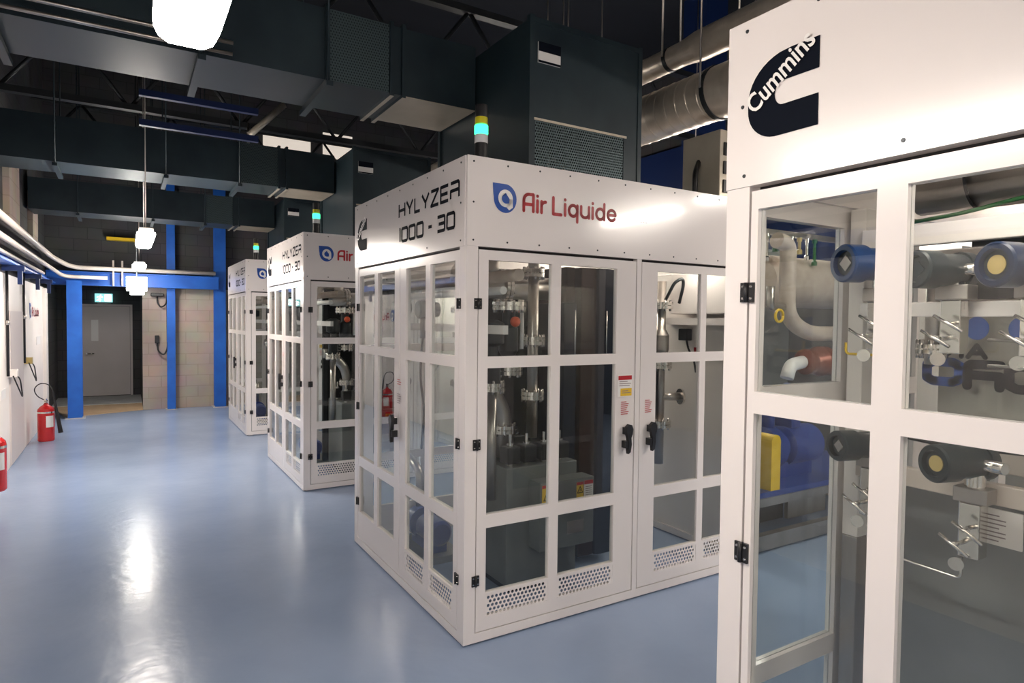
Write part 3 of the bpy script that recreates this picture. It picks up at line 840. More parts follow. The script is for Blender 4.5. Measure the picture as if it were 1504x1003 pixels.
# pipes
P = [
 ('white_pipe', [(-2.43, -5, 2.60), (-2.43, 9.6, 2.60), (-2.20, 9.83, 2.47), (-.05, 9.83, 2.47)], .036, 'pvc', 'upper white pipe along the wall, turning along the blue beam'),
 ('white_pipe', [(-2.44, -5, 2.42), (-2.44, 9.3, 2.42), (-2.30, 9.72, 2.31), (-1.70, 9.72, 2.31)], .030, 'pvc', 'lower white pipe along the wall, ending at the short upright pipes'),
 ('white_pipe', [(-2.50, -5, 2.31), (-2.50, 9.0, 2.31)], .022, 'pvc', 'thin pale pipe on the ledge closest to the white wall'),
]
for nm, path, r, m_, lab in P:
    tag(MB().tube(path, r, n=12, fillet=.15).build(nm, m_), lab, 'pipe', 'pipes along the wall')
for i, x in enumerate((-1.62, -1.49)):
    tag(MB().tube([(x, 9.885, 2.19), (x, 9.885, 2.62)], .016, n=10).build('upright_pipe', 'pvc'), ('short upright white pipe on the beam, the one farther from the hanging exit sign', 'short upright white pipe on the beam, the one beside the hanging exit sign')[i], 'pipe', 'short upright pipes')

# left wall fittings
struct(MB().box(-2.556, -2.535, 5.97, 7.02, .02, 1.72).build('door_2', 'door_pink'))
for i, (y, z0) in enumerate(((5.75, 1.02), (7.07, 1.08))):
    c = thing('wall_conduit', ('black conduit with a coiled cable close to the picture edge', 'black conduit dropping to a small tan box beside the pale door')[i], 'conduit', (-2.53, y, z0), 'black conduits on the white wall')
    MB().tube([(-2.53, y, 2.2), (-2.53, y, z0)], .014, n=8).build('riser', 'black', c)
    MB().cyl((-2.53, y, z0 + .55), (-2.53, y, z0 + .60), .022, n=10).build('coupling', 'steel', c)
    bx = MB().cbox(-2.55, -2.47, y + .12, y + .24, z0 - .02, z0 + .06, .004).build('outlet_box', 'dial' if i else 'wall_white', c)
    MB().tube([(-2.49, y + .02, z0), (-2.45, y + .16, z0 - .18), (-2.44, y + .30, z0 - .27), (-2.46, y + .28, z0 - .05), (-2.49, y + .2, z0)], .007, n=8, fillet=.06).build('cable', 'black', c)
# small wall logo and notices
ws = thing('wall_sign', 'small faded sign with blue drop and red letters on the white wall', 'sign', (-2.545, 7.8, 1.66))
WL = lambda u, v, w: (-2.55 + w, 7.72 + u, v)
MB().prism([(-.02, 1.62), (1.15, 1.62), (1.15, 1.86), (-.02, 1.86)], WL, 0, .004).build('board', 'wall_white', ws)
logo_parts(ws, WL, .02, 1.65, .19, .0055, True, .30, 1.10, 1.67, 1.78)
for i, (y, z, h, w_) in enumerate(((8.5, 1.25, .12, .5), (5.4, .80, .1, .3))):
    n = MB().box(-2.55, -2.546, y, y + w_, z, z + h).build('paper_notice', 'white_ink')
    tag(n, ('small pale notice on the white wall above the standing extinguisher', 'small pale notice on the white wall at the picture edge')[i], 'notice')
# fire extinguishers
def extinguisher(x, y, label, lift=0.0):
    t = thing('fire_extinguisher', label, 'fire extinguisher', (x, y, 0), 'red fire extinguishers by the white wall')
    if lift: MB().box(-2.551, x - .09, y - .04, y + .04, .24, .28).build('wall_hook', 'dark_metal', t)
    MB().lathe((x, y, 0.0), (0, 0, 1), [(0, .088), (.012, .096), (.40, .096), (.43, .09), (.465, .06), (.485, .03), (.50, .025)], n=24).build('cylinder', 'ext_red', t)
    MB().lathe((x, y, .375), (0, 0, 1), [(0, .0975), (.022, .0975)], n=24).build('band', 'steel_bright', t)
    v = MB().cyl((x, y, .50), (x, y, .55), .022, n=12)
    v.box(x - .012, x + .012, y - .10, y + .03, .55, .565); v.box(x - .012, x + .012, y - .09, y + .03, .525, .535)
    v.build('valve', 'steel_bright', t)
    pl_ = MB()
    for k in range(6):
        a0, a1 = math.radians(-85 + k * 9), math.radians(-85 + (k + 1) * 9)
        P = [(x + .0985 * math.cos(a), y + .0985 * math.sin(a), z) for z in (.19, .34) for a in (a0, a1)]
        pl_.add([P[0], P[1], P[3], P[2]], [(0, 1, 2, 3)], True)
    pl_.build('paper_label', 'white_ink', t, fix=False)
    if not lift:
        MB().tube([(x, y - .01, .54), (x - .09, y - .03, .60), (x - .13, y - .02, .70), (x - .06, y - .03, .78), (x + .04, y - .04, .76), (x + .085, y - .06, .68), (x + .09, y - .07, .60)], .0065, n=8, fillet=.06).build('hose', 'black', t)
        MB().lathe((x + .085, y - .07, .66), (.08, 0, -.55), [(0, .010), (.12, .013), (.54, .028), (.56, .030)], n=14).build('horn', 'black', t)
    else:
        MB().tube([(x, y - .01, .54), (x + .02, y - .09, .52), (x + .03, y - .115, .40), (x + .02, y - .112, .15)], .009, n=8, fillet=.04).build('hose', 'black', t)
    t.location.z += lift
    return t
e1 = extinguisher(-2.37, 7.62, 'red fire extinguisher with black horn standing whole by the white wall')
e2 = extinguisher(-2.45, 4.2, 'red fire extinguisher cut off by the picture edge', .14)

# fittings at the back wall
c = thing('wall_intercom', 'small dark wall device with curly cable beside the slim blue column', 'intercom', (-.95, 10.28, 1.2))
MB().cbox(-1.0, -.93, 10.24, 10.3, 1.20, 1.34, .008).build('body', 'black', c)
MB().tube([(-.96, 10.25, 1.20), (-.95, 10.22, 1.05), (-.86, 10.2, .98), (-.80, 10.22, 1.10), (-.80, 10.27, 1.4), (-.80, 10.27, 2.0)], .014, n=8, fillet=.08).build('cable', 'black', c)
c = thing('wall_horn', 'dark horn shaped device with looped cable high beside the slim blue column', 'siren', (-.95, 10.28, 2.05))
MB().cbox(-1.06, -.86, 10.16, 10.3, 2.04, 2.10, .01).build('body', 'black', c)
MB().tube([(-.96, 10.22, 2.04), (-.96, 10.22, 1.92), (-.90, 10.2, 1.84), (-.82, 10.22, 1.90), (-.80, 10.27, 2.1)], .013, n=8, fillet=.06).build('cable', 'black', c)

# ------------------------------------------------------------------ round spiral ducts above the cabinets, to the far side
def spiral(x, z, r, y0, y1, label, reducer=None):
    t = thing('spiral_duct', label, 'duct', (x, y0, z), 'round spiral ducts')
    prof = []
    y = y0
    while y < y1 - .001:
        prof += [(y - y0, r), (y - y0 + .085, r), (y - y0 + .09, r * 1.018), (y - y0 + .10, r * 1.018), (y - y0 + .105, r)]
        y += .105
    b = MB(); b.lathe((x, y0, z), (0, 1, 0), prof, n=28); b.build('pipe', 'galv', t)
    if reducer:
        yr, r2 = reducer
        MB().lathe((x, y0, z), (0, -1, 0), [(0, r), (.12, r * 1.0), (.35, r2), (2.8, r2)], n=28).build('reducer', 'galv', t)
    for yf in ((y0 + .02),) + ((y0 + 1.6,) if y1 - y0 > 3 else ()):
        MB().lathe((x, yf, z), (0, 1, 0), [(0, r * 1.05), (.035, r * 1.05)], n=28).build('clamp_ring', 'dark_metal', t)
        for sx in (-1, 1): MB().cyl((x + sx * r * 1.06, yf + .02, z), (x + sx * r * 1.06, yf + .02, ZC), .008, n=6).build('hanger_rod', 'steel', t)
    return t
spiral(2.2, 3.73, .09, .78, 9.0, 'thin round metal duct, the higher of the two beside the plenum')
spiral(2.2, 3.33, .185, .30, 9.0, 'thick round metal duct, the lower of the two beside the plenum', (.0, .235))
o = [q for q in bpy.data.objects if q.name.startswith('spiral_duct') and 'thin' in q['label']][0]
MB().lathe((2.2, .78, 3.73), (0, -1, 0), [(0, .09), (.1, .09), (.25, .11), (2.9, .11)], n=24).build('reducer', 'galv', o)

# electrical box standing on the roof beside the thick duct
eb = thing('roof_control_box', 'pale metal box with dark slots on the roof below the round ducts', 'electrical box', (2.05, .35, CH))
MB().cbox(2.12, 2.25, .25, .60, CH, 3.04, .006).build('case', 'duct_light', eb)
for k in range(3): MB().box(2.155, 2.235, .24, .25, 2.60 + k * .13, 2.69 + k * .13).build('slot', 'black', eb)
MB().tube([(2.04, .4, CH), (2.04, .4, 2.75), (2.13, .45, 2.85)], .02, n=8, fillet=.04).build('cable', 'black', eb)
struct(MB().box(5.0, 5.4, 3.0, 3.4, 0, ZC).build('trim_3', 'blue_dark'))
struct(MB().box(5.9, 6.0, 1.0, 9.0, 2.2, 4.4).build('trim_4', 'blue_dark'))

# ------------------------------------------------------------------ roof steel
def truss(y, z0, z1, label, m_):
    t = thing('roof_truss', label, 'roof truss', (0, y, z0), 'roof trusses')
    b = MB().box(-2.6, 6.0, y - .05, y + .05, z0, z0 + .07).box(-2.6, 6.0, y - .05, y + .05, z1 - .07, z1)
    b.build('chord', 'dark_metal', t)
    x, k = -2.6, 0
    w = MB()
    while x < 5.6:
        a, c = ((x, y, z0 + .03), (x + .6, y, z1 - .04)) if k % 2 == 0 else ((x, y, z1 - .04), (x + .6, y, z0 + .03))
        w.cyl(a, c, .022, n=8); x += .6; k += 1
    w.build('web', 'dark_metal', t)
truss(3.1, 4.05, 4.9, 'dark roof truss seen between the first and second duct', 'blue_dark')
truss(5.8, 4.05, 4.9, 'dark roof truss beyond the second duct', 'blue_dark')
truss(8.8, 4.05, 4.9, 'dark roof truss close to the back wall', 'blue_dark')
truss(.2, 4.05, 4.9, 'dark roof truss above the cabinet with the whole logo', 'blue_dark')
for i, (y, z) in enumerate(((3.2, 3.47), (3.2, 3.23))):
    tag(MB().box(-1.35, -.44, y - .025, y + .025, z, z + .05).build('roof_rail', 'blue_dark'), ('upper blue rail under the roof between the ducts', 'lower blue rail under the roof between the ducts')[i], 'rail')


# ------------------------------------------------------------------ equipment inside the cabinets
# built once for the cabinet with the whole logo, then copied to the two behind it
PLACES = [(None, 'the full-logo cabinet'), ('B', 'the half-hidden cabinet'), ('C', 'the backmost cabinet')]
INSIDE = []
def inside(name, label, cat, loc):
    t = thing(name, label + ' in ' + PLACES[0][1], cat, loc, cat + 's inside the cabinets')
    INSIDE.append((t, label)); return t
def flange(mb, x, y, z, r, t=.022, d=(0, 0, 1), gap=.006, bolts=8):
    D = Vector(d).normalized(); p = Vector((x, y, z))
    mb.lathe(p - D * (t + gap / 2), d, [(0, r), (t, r)], n=24)
    mb.lathe(p + D * (gap / 2), d, [(0, r), (t, r)], n=24)
    mb.lathe(p - D * gap / 2, d, [(0, r * .7), (gap, r * .7)], n=16)
    u, w = MB.frame(D)
    for k in range(bolts):
        a = 2 * math.pi * (k + .5) / bolts
        q = p + (u * math.cos(a) + w * math.sin(a)) * r * .82
        mb.cyl(q - D * (t + .018), q + D * (t + .018), .009, n=6)

# rectifier box with insulators
t = inside('rectifier_box', 'grey steel box topped with black insulators', 'electrical box', (.5, .42, 0))
MB().cbox(.50, 1.03, .42, .95, .06, .78, .006).build('body', 'grey_box', t)
MB().box(.54, 1.0, .46, .91, .0, .06).build('foot', 'dark_metal', t)
for i, (x, y) in enumerate(((.56, .48), (.68, .48), (.81, .48), (.93, .48), (.56, .80), (.80, .80))):
    q = MB().cbox(x - .045, x + .045, y - .05, y + .05, .80, .905, .006).build('insulator', 'black', t)
    MB().lathe((x, y, .905), (0, 0, 1), [(0, .024), (.018, .024), (.018, .010), (.07, .010)], n=10).build('bolt', 'steel_bright', q)
    MB().lathe((x, y, .78), (0, 0, 1), [(0, .022), (.02, .022)], n=10).build('bolt_foot', 'steel_bright', q)
t = inside('junction_box', 'small grey junction box with yellow warning stickers on its front', 'electrical box', (.7, .3, .3))
MB().cbox(.66, 1.07, .29, .415, .28, .70, .006).build('body', 'grey_box', t)
for (a, b, c, d_) in ((.672, .735, .52, .685), (.93, .985, .56, .675)):
    l = decal('warning_sticker', lambda mb: mb.poly([(a, c), (b, c), (b, d_), (a, d_)], FRONT, .288), 'yellow_ink', t)
    m_ = (a + b) / 2
    decal('warning_triangle', lambda mb: mb.strokes([[(m_ - .02, (c + d_) / 2 - .01), (m_, (c + d_) / 2 + .03), (m_ + .02, (c + d_) / 2 - .01), (m_ - .02, (c + d_) / 2 - .01)], [(m_, (c + d_) / 2), (m_, (c + d_) / 2 + .014)]], FRONT, .005, .287), 'ink', l)
    decal('sticker_header', lambda mb: mb.poly([(a, d_ - .018), (b, d_ - .018), (b, d_), (a, d_)], FRONT, .287), 'red_ink', l)
l = decal('text_sticker', lambda mb: mb.poly([(.99, .54), (1.06, .54), (1.06, .68), (.99, .68)], FRONT, .288), 'white_ink', t)
decal('sticker_header', lambda mb: mb.poly([(.99, .655), (1.06, .655), (1.06, .68), (.99, .68)], FRONT, .287), 'red_ink', l)
decal('sticker_print', lambda mb: mb.strokes([[(1.0, .64 - i * .013), (1.05, .64 - i * .013)] for i in range(6)], FRONT, .004, .287, False), 'grey_ink', l)
l = decal('rating_plate', lambda mb: mb.poly([(.86, .36), (.99, .36), (.99, .44), (.86, .44)], FRONT, .288), 'steel_dull', t)

# cell stack
t = inside('cell_stack', 'tall dark brown and blue electrolysis stack', 'machine', (1.05, .6, 0))
MB().cbox(1.17, 1.30, .58, 1.0, .06, 2.04, .006).build('stack_body', 'stack_brown', t)
MB().cbox(1.305, 1.44, .56, 1.0, .06, 2.04, .006).build('end_plate', 'stack_blue', t)
MB().cbox(1.045, 1.15, .60, 1.0, .06, 1.80, .006).build('end_plate', 'stack_blue', t)
MB().cbox(1.06, 1.13, .60, 1.0, 1.80, 2.04, .006).build('terminal_block', 'stack_brown', t)
for x in (1.10, 1.37): MB().cyl((x, .552, 1.45), (x, .552, 1.75), .006, n=8).build('reflection_bar', 'steel_bright', t)  # bright bars stand in for white reflection lines on the stack
t = inside('dark_backdrop', 'added dark backdrop sheet darkening the inside behind the pipework', 'panel', (.45, 1.02, .1))  # sheet added to keep the view through the front doors dark
MB().cbox(.45, 1.78, 1.02, 1.04, .06, 2.04, .004).build('sheet', 'dark_panel', t)
MB().box(.45, .50, .99, 1.02, .06, 2.04).build('edge_stiffener', 'dark_metal', t)

t = inside('process_pipe', 'thick horizontal steel pipe high behind the doors', 'pipe', (.1, .70, 1.89))
MB().tube([(.45, .70, 1.89), (1.02, .70, 1.89)], .075, n=20).build('pipe_run', 'steel', t)
f = MB(); flange(f, .62, .70, 1.89, .115, d=(1, 0, 0)); f.build('flange', 'steel_bright', t)
MB().cyl((.54, .70, 1.94), (.54, .70, 2.08), .05).build('branch', 'steel', t)
t = inside('riser_pipe', 'slim upright steel pipe with bolted flanges', 'pipe', (.77, .56, .9))
MB().tube([(.77, .56, .93), (.77, .56, 2.05)], .036, n=16).build('pipe_run', 'steel', t)
for z, r in ((1.55, .085), (1.20, .08), (1.98, .075)):
    f = MB(); flange(f, .77, .56, z, r); f.build('flange', 'steel_bright', t)
t = inside('elbow_pipe', 'steel elbow pipe bending into the grey box', 'pipe', (.6, .6, .9))
MB().tube([(.62, .66, .80), (.62, .66, 1.12), (.45, .66, 1.30), (.36, .66, 1.30)], .05, n=16, fillet=.16).build('pipe_run', 'steel', t)
f = MB(); flange(f, .62, .66, .98, .085); f.build('flange', 'steel_bright', t)
t = inside('flanged_valve', 'bolted valve with orange knob under the thick pipe', 'valve', (.55, .55, 1.5))
f = MB(); flange(f, .55, .50, 1.765, .105, bolts=10); f.build('flange', 'steel_bright', t)
MB().lathe((.55, .50, 1.35), (0, 0, 1), [(0, .035), (.10, .035), (.14, .06), (.28, .06), (.30, .04), (.40, .04)], n=18).build('body', 'dark_metal', t)
MB().sphere((.55, .42, 1.67), .032).build('knob', 'orange', t)
f = MB(); flange(f, .55, .50, 1.37, .09); f.build('flange', 'steel_bright', t)
MB().cyl((.66, .52, 1.50), (.66, .52, 1.74), .013, n=10).build('gauge_tube', 'white_ink', t)
MB().cyl((.60, .52, 1.74), (.68, .52, 1.74), .012, n=8).build('gauge_arm', 'steel_bright', t)
t = inside('control_valve', 'dark actuator valve with steel stem behind the meeting frame', 'valve', (.42, .55, 1.1))
MB().lathe((.41, .45, 1.30), (0, 0, 1), [(0, .05), (.12, .05), (.12, .03), (.22, .03), (.24, .07), (.36, .07), (.38, .03)], n=18).build('body', 'dark_metal', t)
f = MB(); flange(f, .41, .45, 1.28, .08); f.build('flange', 'steel_bright', t)
MB().cyl((.41, .45, 1.26), (.41, .45, .6), .03, n=14).build('stem_pipe', 'steel', t)

# second half of the cabinet, by the closed white side
t = inside('valve_train', 'column of steel valves with looped hose by the inner wall', 'valve', (1.95, .62, .8))
MB().tube([(1.95, .62, .62), (1.95, .62, 1.98)], .034, n=16).build('pipe_run', 'steel', t)
for z in (1.80, 1.36, .92):
    f = MB(); flange(f, 1.95, .62, z, .085); f.build('flange', 'steel_bright', t)
MB().lathe((1.95, .62, 1.42), (0, 0, 1), [(0, .04), (.05, .06), (.16, .06), (.2, .04)], n=18).build('valve_body', 'steel_dull', t)
MB().cyl((1.95, .62, 1.12), (2.12, .56, 1.12), .03, n=14).build('branch', 'steel', t)
MB().lathe((2.10, .565, 1.12), (1, -.3, 0), [(0, .06), (.015, .06)], n=18).build('hand_wheel', 'steel_bright', t)
MB().tube([(1.95, .58, 1.84), (1.96, .5, 1.97), (2.0, .46, 2.0), (2.05, .5, 1.95), (2.06, .55, 1.82)], .012, n=8, fillet=.05).build('hose', 'dark_metal', t)
t = inside('wall_enclosure', 'white enclosure fixed high on the inner wall', 'electrical box', (2.1, .25, 1.72))
MB().cbox(2.08, 2.226, .12, .66, 1.74, 2.04, .008).build('case', 'white', t)
MB().box(2.06, 2.226, .08, .80, 1.66, 1.71).build('support_beam', 'white', t)
t = inside('cable_sensor', 'small black sensor with a hanging cable on the inner wall', 'sensor', (2.2, .6, 1.58))
MB().cbox(2.17, 2.226, .57, .66, 1.54, 1.63, .006).build('case', 'black', t)
MB().tube([(2.20, .60, 1.54), (2.20, .58, 1.47), (2.21, .54, 1.42), (2.22, .52, 1.30)], .008, n=6, fillet=.03).build('cable', 'black', t)
MB().box(2.219, 2.226, .50, .545, 1.44, 1.49).build('tag', 'red_ink', t)
t = inside('low_pump', 'small blue green pump on the floor by the aisle windows', 'pump', (.4, 1.2, 0))
MB().cbox(.26, .56, 1.08, 1.62, 0, .05, .006).build('base', 'grey_box', t)
MB().lathe((.4, 1.12, .19), (0, 1, 0), [(0, .07), (.02, .09), (.24, .09), (.26, .06), (.30, .06), (.31, .11), (.40, .11), (.42, .04)], n=20).build('motor', 'machine_blue', t)
MB().box(.34, .46, 1.16, 1.50, .05, .12).build('foot', 'machine_blue', t)
MB().tube([(.40, 1.50, .28), (.40, 1.50, .55), (.40, 1.70, .62)], .03, n=12, fillet=.08).build('outlet', 'steel', t)
t = inside('overhead_pipes', 'pair of pale pipes running along the aisle side under the roof', 'pipe', (.4, .1, 1.9))
MB().tube([(.40, .14, 1.93), (.40, 1.70, 1.93)], .035, n=12).build('pipe_run', 'beige_pipe', t)
MB().tube([(.30, .14, 1.84), (.30, 1.70, 1.84)], .022, n=12).build('pipe_run', 'white_ink', t)
MB().tube([(.40, .92, 1.93), (.40, .92, 2.02), (.55, .92, 2.04)], .04, n=12, fillet=.06).build('branch', 'steel', t)
t = inside('aisle_transmitter', 'dark round transmitter hanging behind the aisle windows', 'sensor', (.3, 1.1, 1.7))
MB().lathe((.24, 1.12, 1.745), (-1, 0, 0), [(-.12, .05), (-.02, .062), (.02, .062), (.03, .05)], n=18).build('head', 'sender_dark', t)
MB().cyl((.25, 1.12, 1.72), (.25, 1.12, 1.55), .02, n=12).build('neck', 'steel', t)
MB().tube([(.25, 1.12, 1.55), (  .24, 1.14, 1.3), (.26, 1.10, 1.05), (.25, 1.13, .8)], .008, n=6, fillet=.1).build('cable', 'black', t)
t = inside('instrument_rail', 'white instrument rail at half height behind the aisle windows', 'rail', (.3, .1, 1.62))
MB().box(.29, .32, .12, 1.68, 1.60, 1.65).build('rail_bar', 'white', t)
MB().cbox(.25, .29, 1.0, 1.10, 1.60, 1.68, .004).build('clamp', 'steel_dull', t)
t = inside('aisle_gauge', 'dark gauge head at the far end of the aisle windows', 'sensor', (.3, .5, 1.7))
MB().lathe((.22, 1.52, 1.76), (-1, 0, 0), [(-.10, .045), (-.02, .055), (.02, .055), (.03, .045)], n=18).build('head', 'sender_dark', t)
MB().cyl((.26, 1.52, 1.72), (.26, 1.52, 1.5), .02, n=12).build('neck', 'steel', t)

for key, where in PLACES[1:]:
    for t, lab in list(INSIDE):
        dup(t, DY[key], lab + ' in ' + where)

# ------------------------------------------------------------------ equipment in the cabinet with the big emblem
def dthing(name, label, cat, loc, group=None): return thing(name, label, cat, loc, group)
t = dthing('rack_post', 'upright steel post behind the window of the cabinet with the big emblem', 'post', (.55, -1.68, 0))
MB().cbox(.515, .60, -1.715, -1.665, 0, 1.0, .003).build('lower_section', 'steel_dull', t)
MB().cbox(.515, .60, -1.715, -1.665, 1.0, 2.04, .003).build('upper_section', 'white_inside', t)
MB().box(.605, .635, -1.71, -1.67, 0, 2.04).build('dark_channel', 'dark_metal', t)
for z0, z1, m_, lab in ((1.905, 1.965, 'white', 'upper white instrument rail behind the window with transmitters'), (1.70, 1.742, 'white', 'middle pale instrument rail carrying the row of transmitters'), (1.205, 1.26, 'tan', 'lower tan instrument rail above the grey panel')):
    t = dthing('instrument_rail', lab, 'rail', (.5, -1.72, z0), 'instrument rails in the emblem cabinet')
    MB().cbox(.485, .515, -3.30, -1.72, z0, z1, .003).build('rail_bar', m_, t)
    MB().box(.515, .522, -1.78, -1.72, z0 + .005, z1 - .005).build('end_clip', 'steel_dull', t)

def transmitter(y, z, zr, face, body, label, r=.055, group='pressure transmitters on the rails'):
    """round two-sided head on a neck, manifold with lever and tag below the rail at height zr"""
    t = dthing('pressure_transmitter', label, 'transmitter', (.45, y, zr), group)
    ax = Vector((-1, .35, 0)).normalized()
    c = Vector((.45, y, z))
    hd_ = MB().lathe(c, ax, [(-.05, r * .8), (-.045, r * .98), (-.02, r * .98), (-.02, r * .86), (.06, r * .86), (.06, r), (.115, r), (.12, r * .92), (.12, r * .70), (.105, r * .66)], n=28).build('head', body, t)
    MB().lathe(c + ax * .105, ax, [(0, r * .64), (.003, r * .64)], n=24).build('window', 'sender_dark', hd_)
    MB().cyl(c + ax * .108, c + ax * .111, r * .42, n=24 if face == 'dial' else 4).build('display', face, hd_)
    MB().cyl(c + Vector((0, 0, 0)), c + Vector((-.02, -.085, 0)), .016, n=12).build('cable_gland', 'steel_bright', hd_)
    MB().lathe((.455, y - .01, z - r - .055), (0, 0, 1), [(0, .028), (.02, .028), (.02, .024), (.075, .024)], n=16).build('neck', 'steel_bright', t)
    MB().cbox(.425, .484, y - .05, y + .03, zr + .045, zr + .085, .003).build('bracket', 'steel_dull', t)
    MB().cbox(.425, .475, y - .035, y + .015, zr - .10, zr + .044, .003).build('manifold', 'steel_bright', t)
    for k, (dy_, dz) in enumerate(((-.03, -.02), (.0, -.06))):
        MB().cyl((.425, y + dy_ * .3, zr + dz), (.37, y + dy_, zr + dz + .004), .006, n=8).build('valve_stem', 'steel_bright', t)
        MB().cyl((.37, y + dy_ - .035, zr + dz - .02), (.37, y + dy_ + .035, zr + dz + .022), .0045, n=8).build('lever', 'steel_bright', t)
    MB().lathe((.40, y + .005, zr - .115), (-1, -.3, 0), [(0, .018), (.003, .018)], n=18).build('round_tag', 'steel_bright', t)
    return t
transmitter(-1.79, 1.855, 1.70, 'steel_dull', 'sender_blue', 'blue pressure transmitter beside the upright post, first on the middle rail', .056)
transmitter(-1.99, 1.825, 1.70, 'sender_dark', 'sender_dark', 'dark pressure transmitter with blank face, second on the middle rail', .051)
transmitter(-2.17, 1.825, 1.70, 'dial', 'sender_navy', 'navy pressure transmitter with a yellow dial, third on the middle rail', .056)
transmitter(-2.36, 1.82, 1.70, 'dial', 'sender_dark', 'dark pressure transmitter at the picture edge on the middle rail')
transmitter(-1.785, 1.315, 1.205, 'steel_dull', 'sender_dark', 'small dark transmitter on the lower rail beside the upright post', .045)
transmitter(-2.05, 1.315, 1.165, 'dial', 'sender_dark', 'dark transmitter with pale round window over the grey panel', .05)
for i, (pts, lab, m_) in enumerate((
    ([(.44, -1.79, 1.10), (.44, -1.79, 1.03), (.44, -1.86, 1.005), (.44, -2.04, 1.0), (.44, -2.04, 1.06)], 'thin bent steel tube between the two lower transmitters', 'steel_bright'),
    ([(.45, -1.70, 1.62), (.45, -1.70, 1.585), (.45, -1.83, 1.585), (.45, -1.83, 1.62)], 'thin yellow bent tube under the blue transmitter', 'yellow'),
    ([(.40, -2.10, 1.64), (.40, -2.5, 1.64)], 'thin straight steel tube level with the yellow dial transmitter', 'steel_bright'),
    ([(.40, -2.10, 1.575), (.40, -2.5, 1.575)], 'thin straight steel tube lowest below the yellow dial transmitter', 'steel_bright'))):
    tag(MB().tube(pts, .004, n=8, fillet=.015).build('instrument_tube', m_), lab, 'tube')
pg = tag(MB().cbox(.62, .66, -3.3, -1.80, .03, 1.20, .004).build('grey_panel', 'panel_grey'), 'large plain grey panel low in the cabinet with the big emblem', 'panel')
tag(MB().cbox(.85, .87, -3.3, -1.78, 1.22, 1.76, .004).build('beige_panel', 'beige_sheet'), 'pale back sheet behind the transmitters in the emblem cabinet', 'panel')
t = dthing('placard', 'small printed metal placard below the lower rail', 'placard', (.5, -2.05, 1.1))
MB().box(.488, .494, -2.155, -2.01, 1.10, 1.195).build('plate', 'white_inside', t)
decal('placard_print', lambda mb: mb.strokes([[(u, 1.178 - i * .011), (u + (.07 if i % 3 else .055), 1.178 - i * .011)] for i in range(7) for u in (.03,)], lambda u, v, w: (.487, -2.02 - u, v), .0035, 0, False), 'grey_ink', t)
t = dthing('process_pipe', 'thick dark steel pipe under the roof of the emblem cabinet', 'pipe', (.75, -1.8, 2.15))
MB().tube([(.75, -1.76, 2.13), (.75, -3.3, 2.13)], .10, n=24).build('pipe_run', 'steel', t)
MB().lathe((.75, -1.92, 2.13), (0, -1, 0), [(0, .103), (.008, .103)], n=24).build('strap', 'black', t)
f = MB(); flange(f, .75, -2.16, 2.13, .135, d=(0, 1, 0)); f.build('flange', 'steel_bright', t)
tag(MB().tube([(.6, -1.8, 1.99), (.6, -1.95, 2.0), (.6, -2.1, 2.025), (.6, -2.6, 2.035)], .006, n=8, fillet=.05).build('green_cable', 'green'), 'green cable sagging under the thick dark pipe', 'cable')
for i in range(3):
    y = -2.15 - .08 * i
    tag(MB().tube([(.53, y, 1.92), (.56, y - .02, 1.95), (.62, y - .08, 1.955), (.62, y - .5, 1.93)], .010, n=8, fillet=.05).build('black_cable', 'black'), ('black cable closest to the post, arching over the yellow dial transmitter', 'middle black cable arching over the yellow dial transmitter', 'black cable closest to the picture edge over the yellow dial transmitter')[i], 'cable', 'black cables over the transmitters')
tag(MB().tube([(.55, -1.80, 1.34), (.55, -1.95, 1.33), (.55, -2.2, 1.345), (.55, -2.5, 1.31)], .006, n=8, fillet=.08).build('black_cable', 'black'), 'thin black cable sagging above the lower rail', 'cable')
t = dthing('flanged_valve', 'small steel valve with bolted flange behind the middle rail', 'valve', (.7, -1.95, 1.5))
f = MB(); flange(f, .76, -1.80, 1.60, .045, t=.012); f.build('flange', 'steel_bright', t)
MB().cyl((.76, -1.80, 1.55), (.76, -1.80, 1.84), .02, n=14).build('pipe_run', 'steel', t)

# pump skid standing beyond, seen through the window of the emblem cabinet
t = dthing('pump_skid', 'grey skid frame with blue deck seen through the emblem cabinet window', 'skid', (2.5, 0, 0))
MB().box(2.40, 4.4, .10, .16, .02, .13).box(2.40, 4.4, 1.30, 1.36, .02, .13).box(2.40, 2.46, .16, 1.30, .02, .13).box(4.34, 4.4, .16, 1.30, .02, .13).build('base_frame', 'steel_dull', t)
MB().box(2.40, 4.4, .12, 1.34, .36, .44).build('deck', 'machine_blue', t)
MB().box(2.40, 4.4, .105, .12, .34, .40).build('deck_edge', 'steel_dull', t)
for x, y in ((2.43, .13), (4.37, .13), (2.43, 1.33), (4.37, 1.33)): MB().box(x - .025, x + .025, y - .012, y + .012, .13, .36).build('leg', 'steel_dull', t)
t = dthing('electric_pump', 'blue electric pump on the blue deck of the skid', 'pump', (3.0, .4, .44))
MB().lathe((2.85, .42, .68), (1, 0, 0), [(0, .10), (.03, .17), (.14, .17), (.16, .11), (.24, .11), (.26, .16), (.62, .16), (.66, .10)], n=24).build('motor', 'machine_blue', t)
MB().box(2.88, 3.42, .34, .50, .44, .56).build('foot', 'machine_blue', t)
MB().tube([(2.95, .42, .8), (2.95, .42, 1.05), (3.2, .42, 1.15)], .05, n=14, fillet=.1).build('outlet', 'machine_blue', t)
MB().cbox(3.14, 3.26, .34, .50, .83, .95, .01).build('terminal_box', 'machine_blue', t)
MB().box(3.05, 3.13, .40, .44, .92, 1.0).build('green_tag', 'green', t)
t = dthing('coupling_guard', 'bright yellow coupling guard beside the blue pump', 'guard', (2.69, .2, .44))
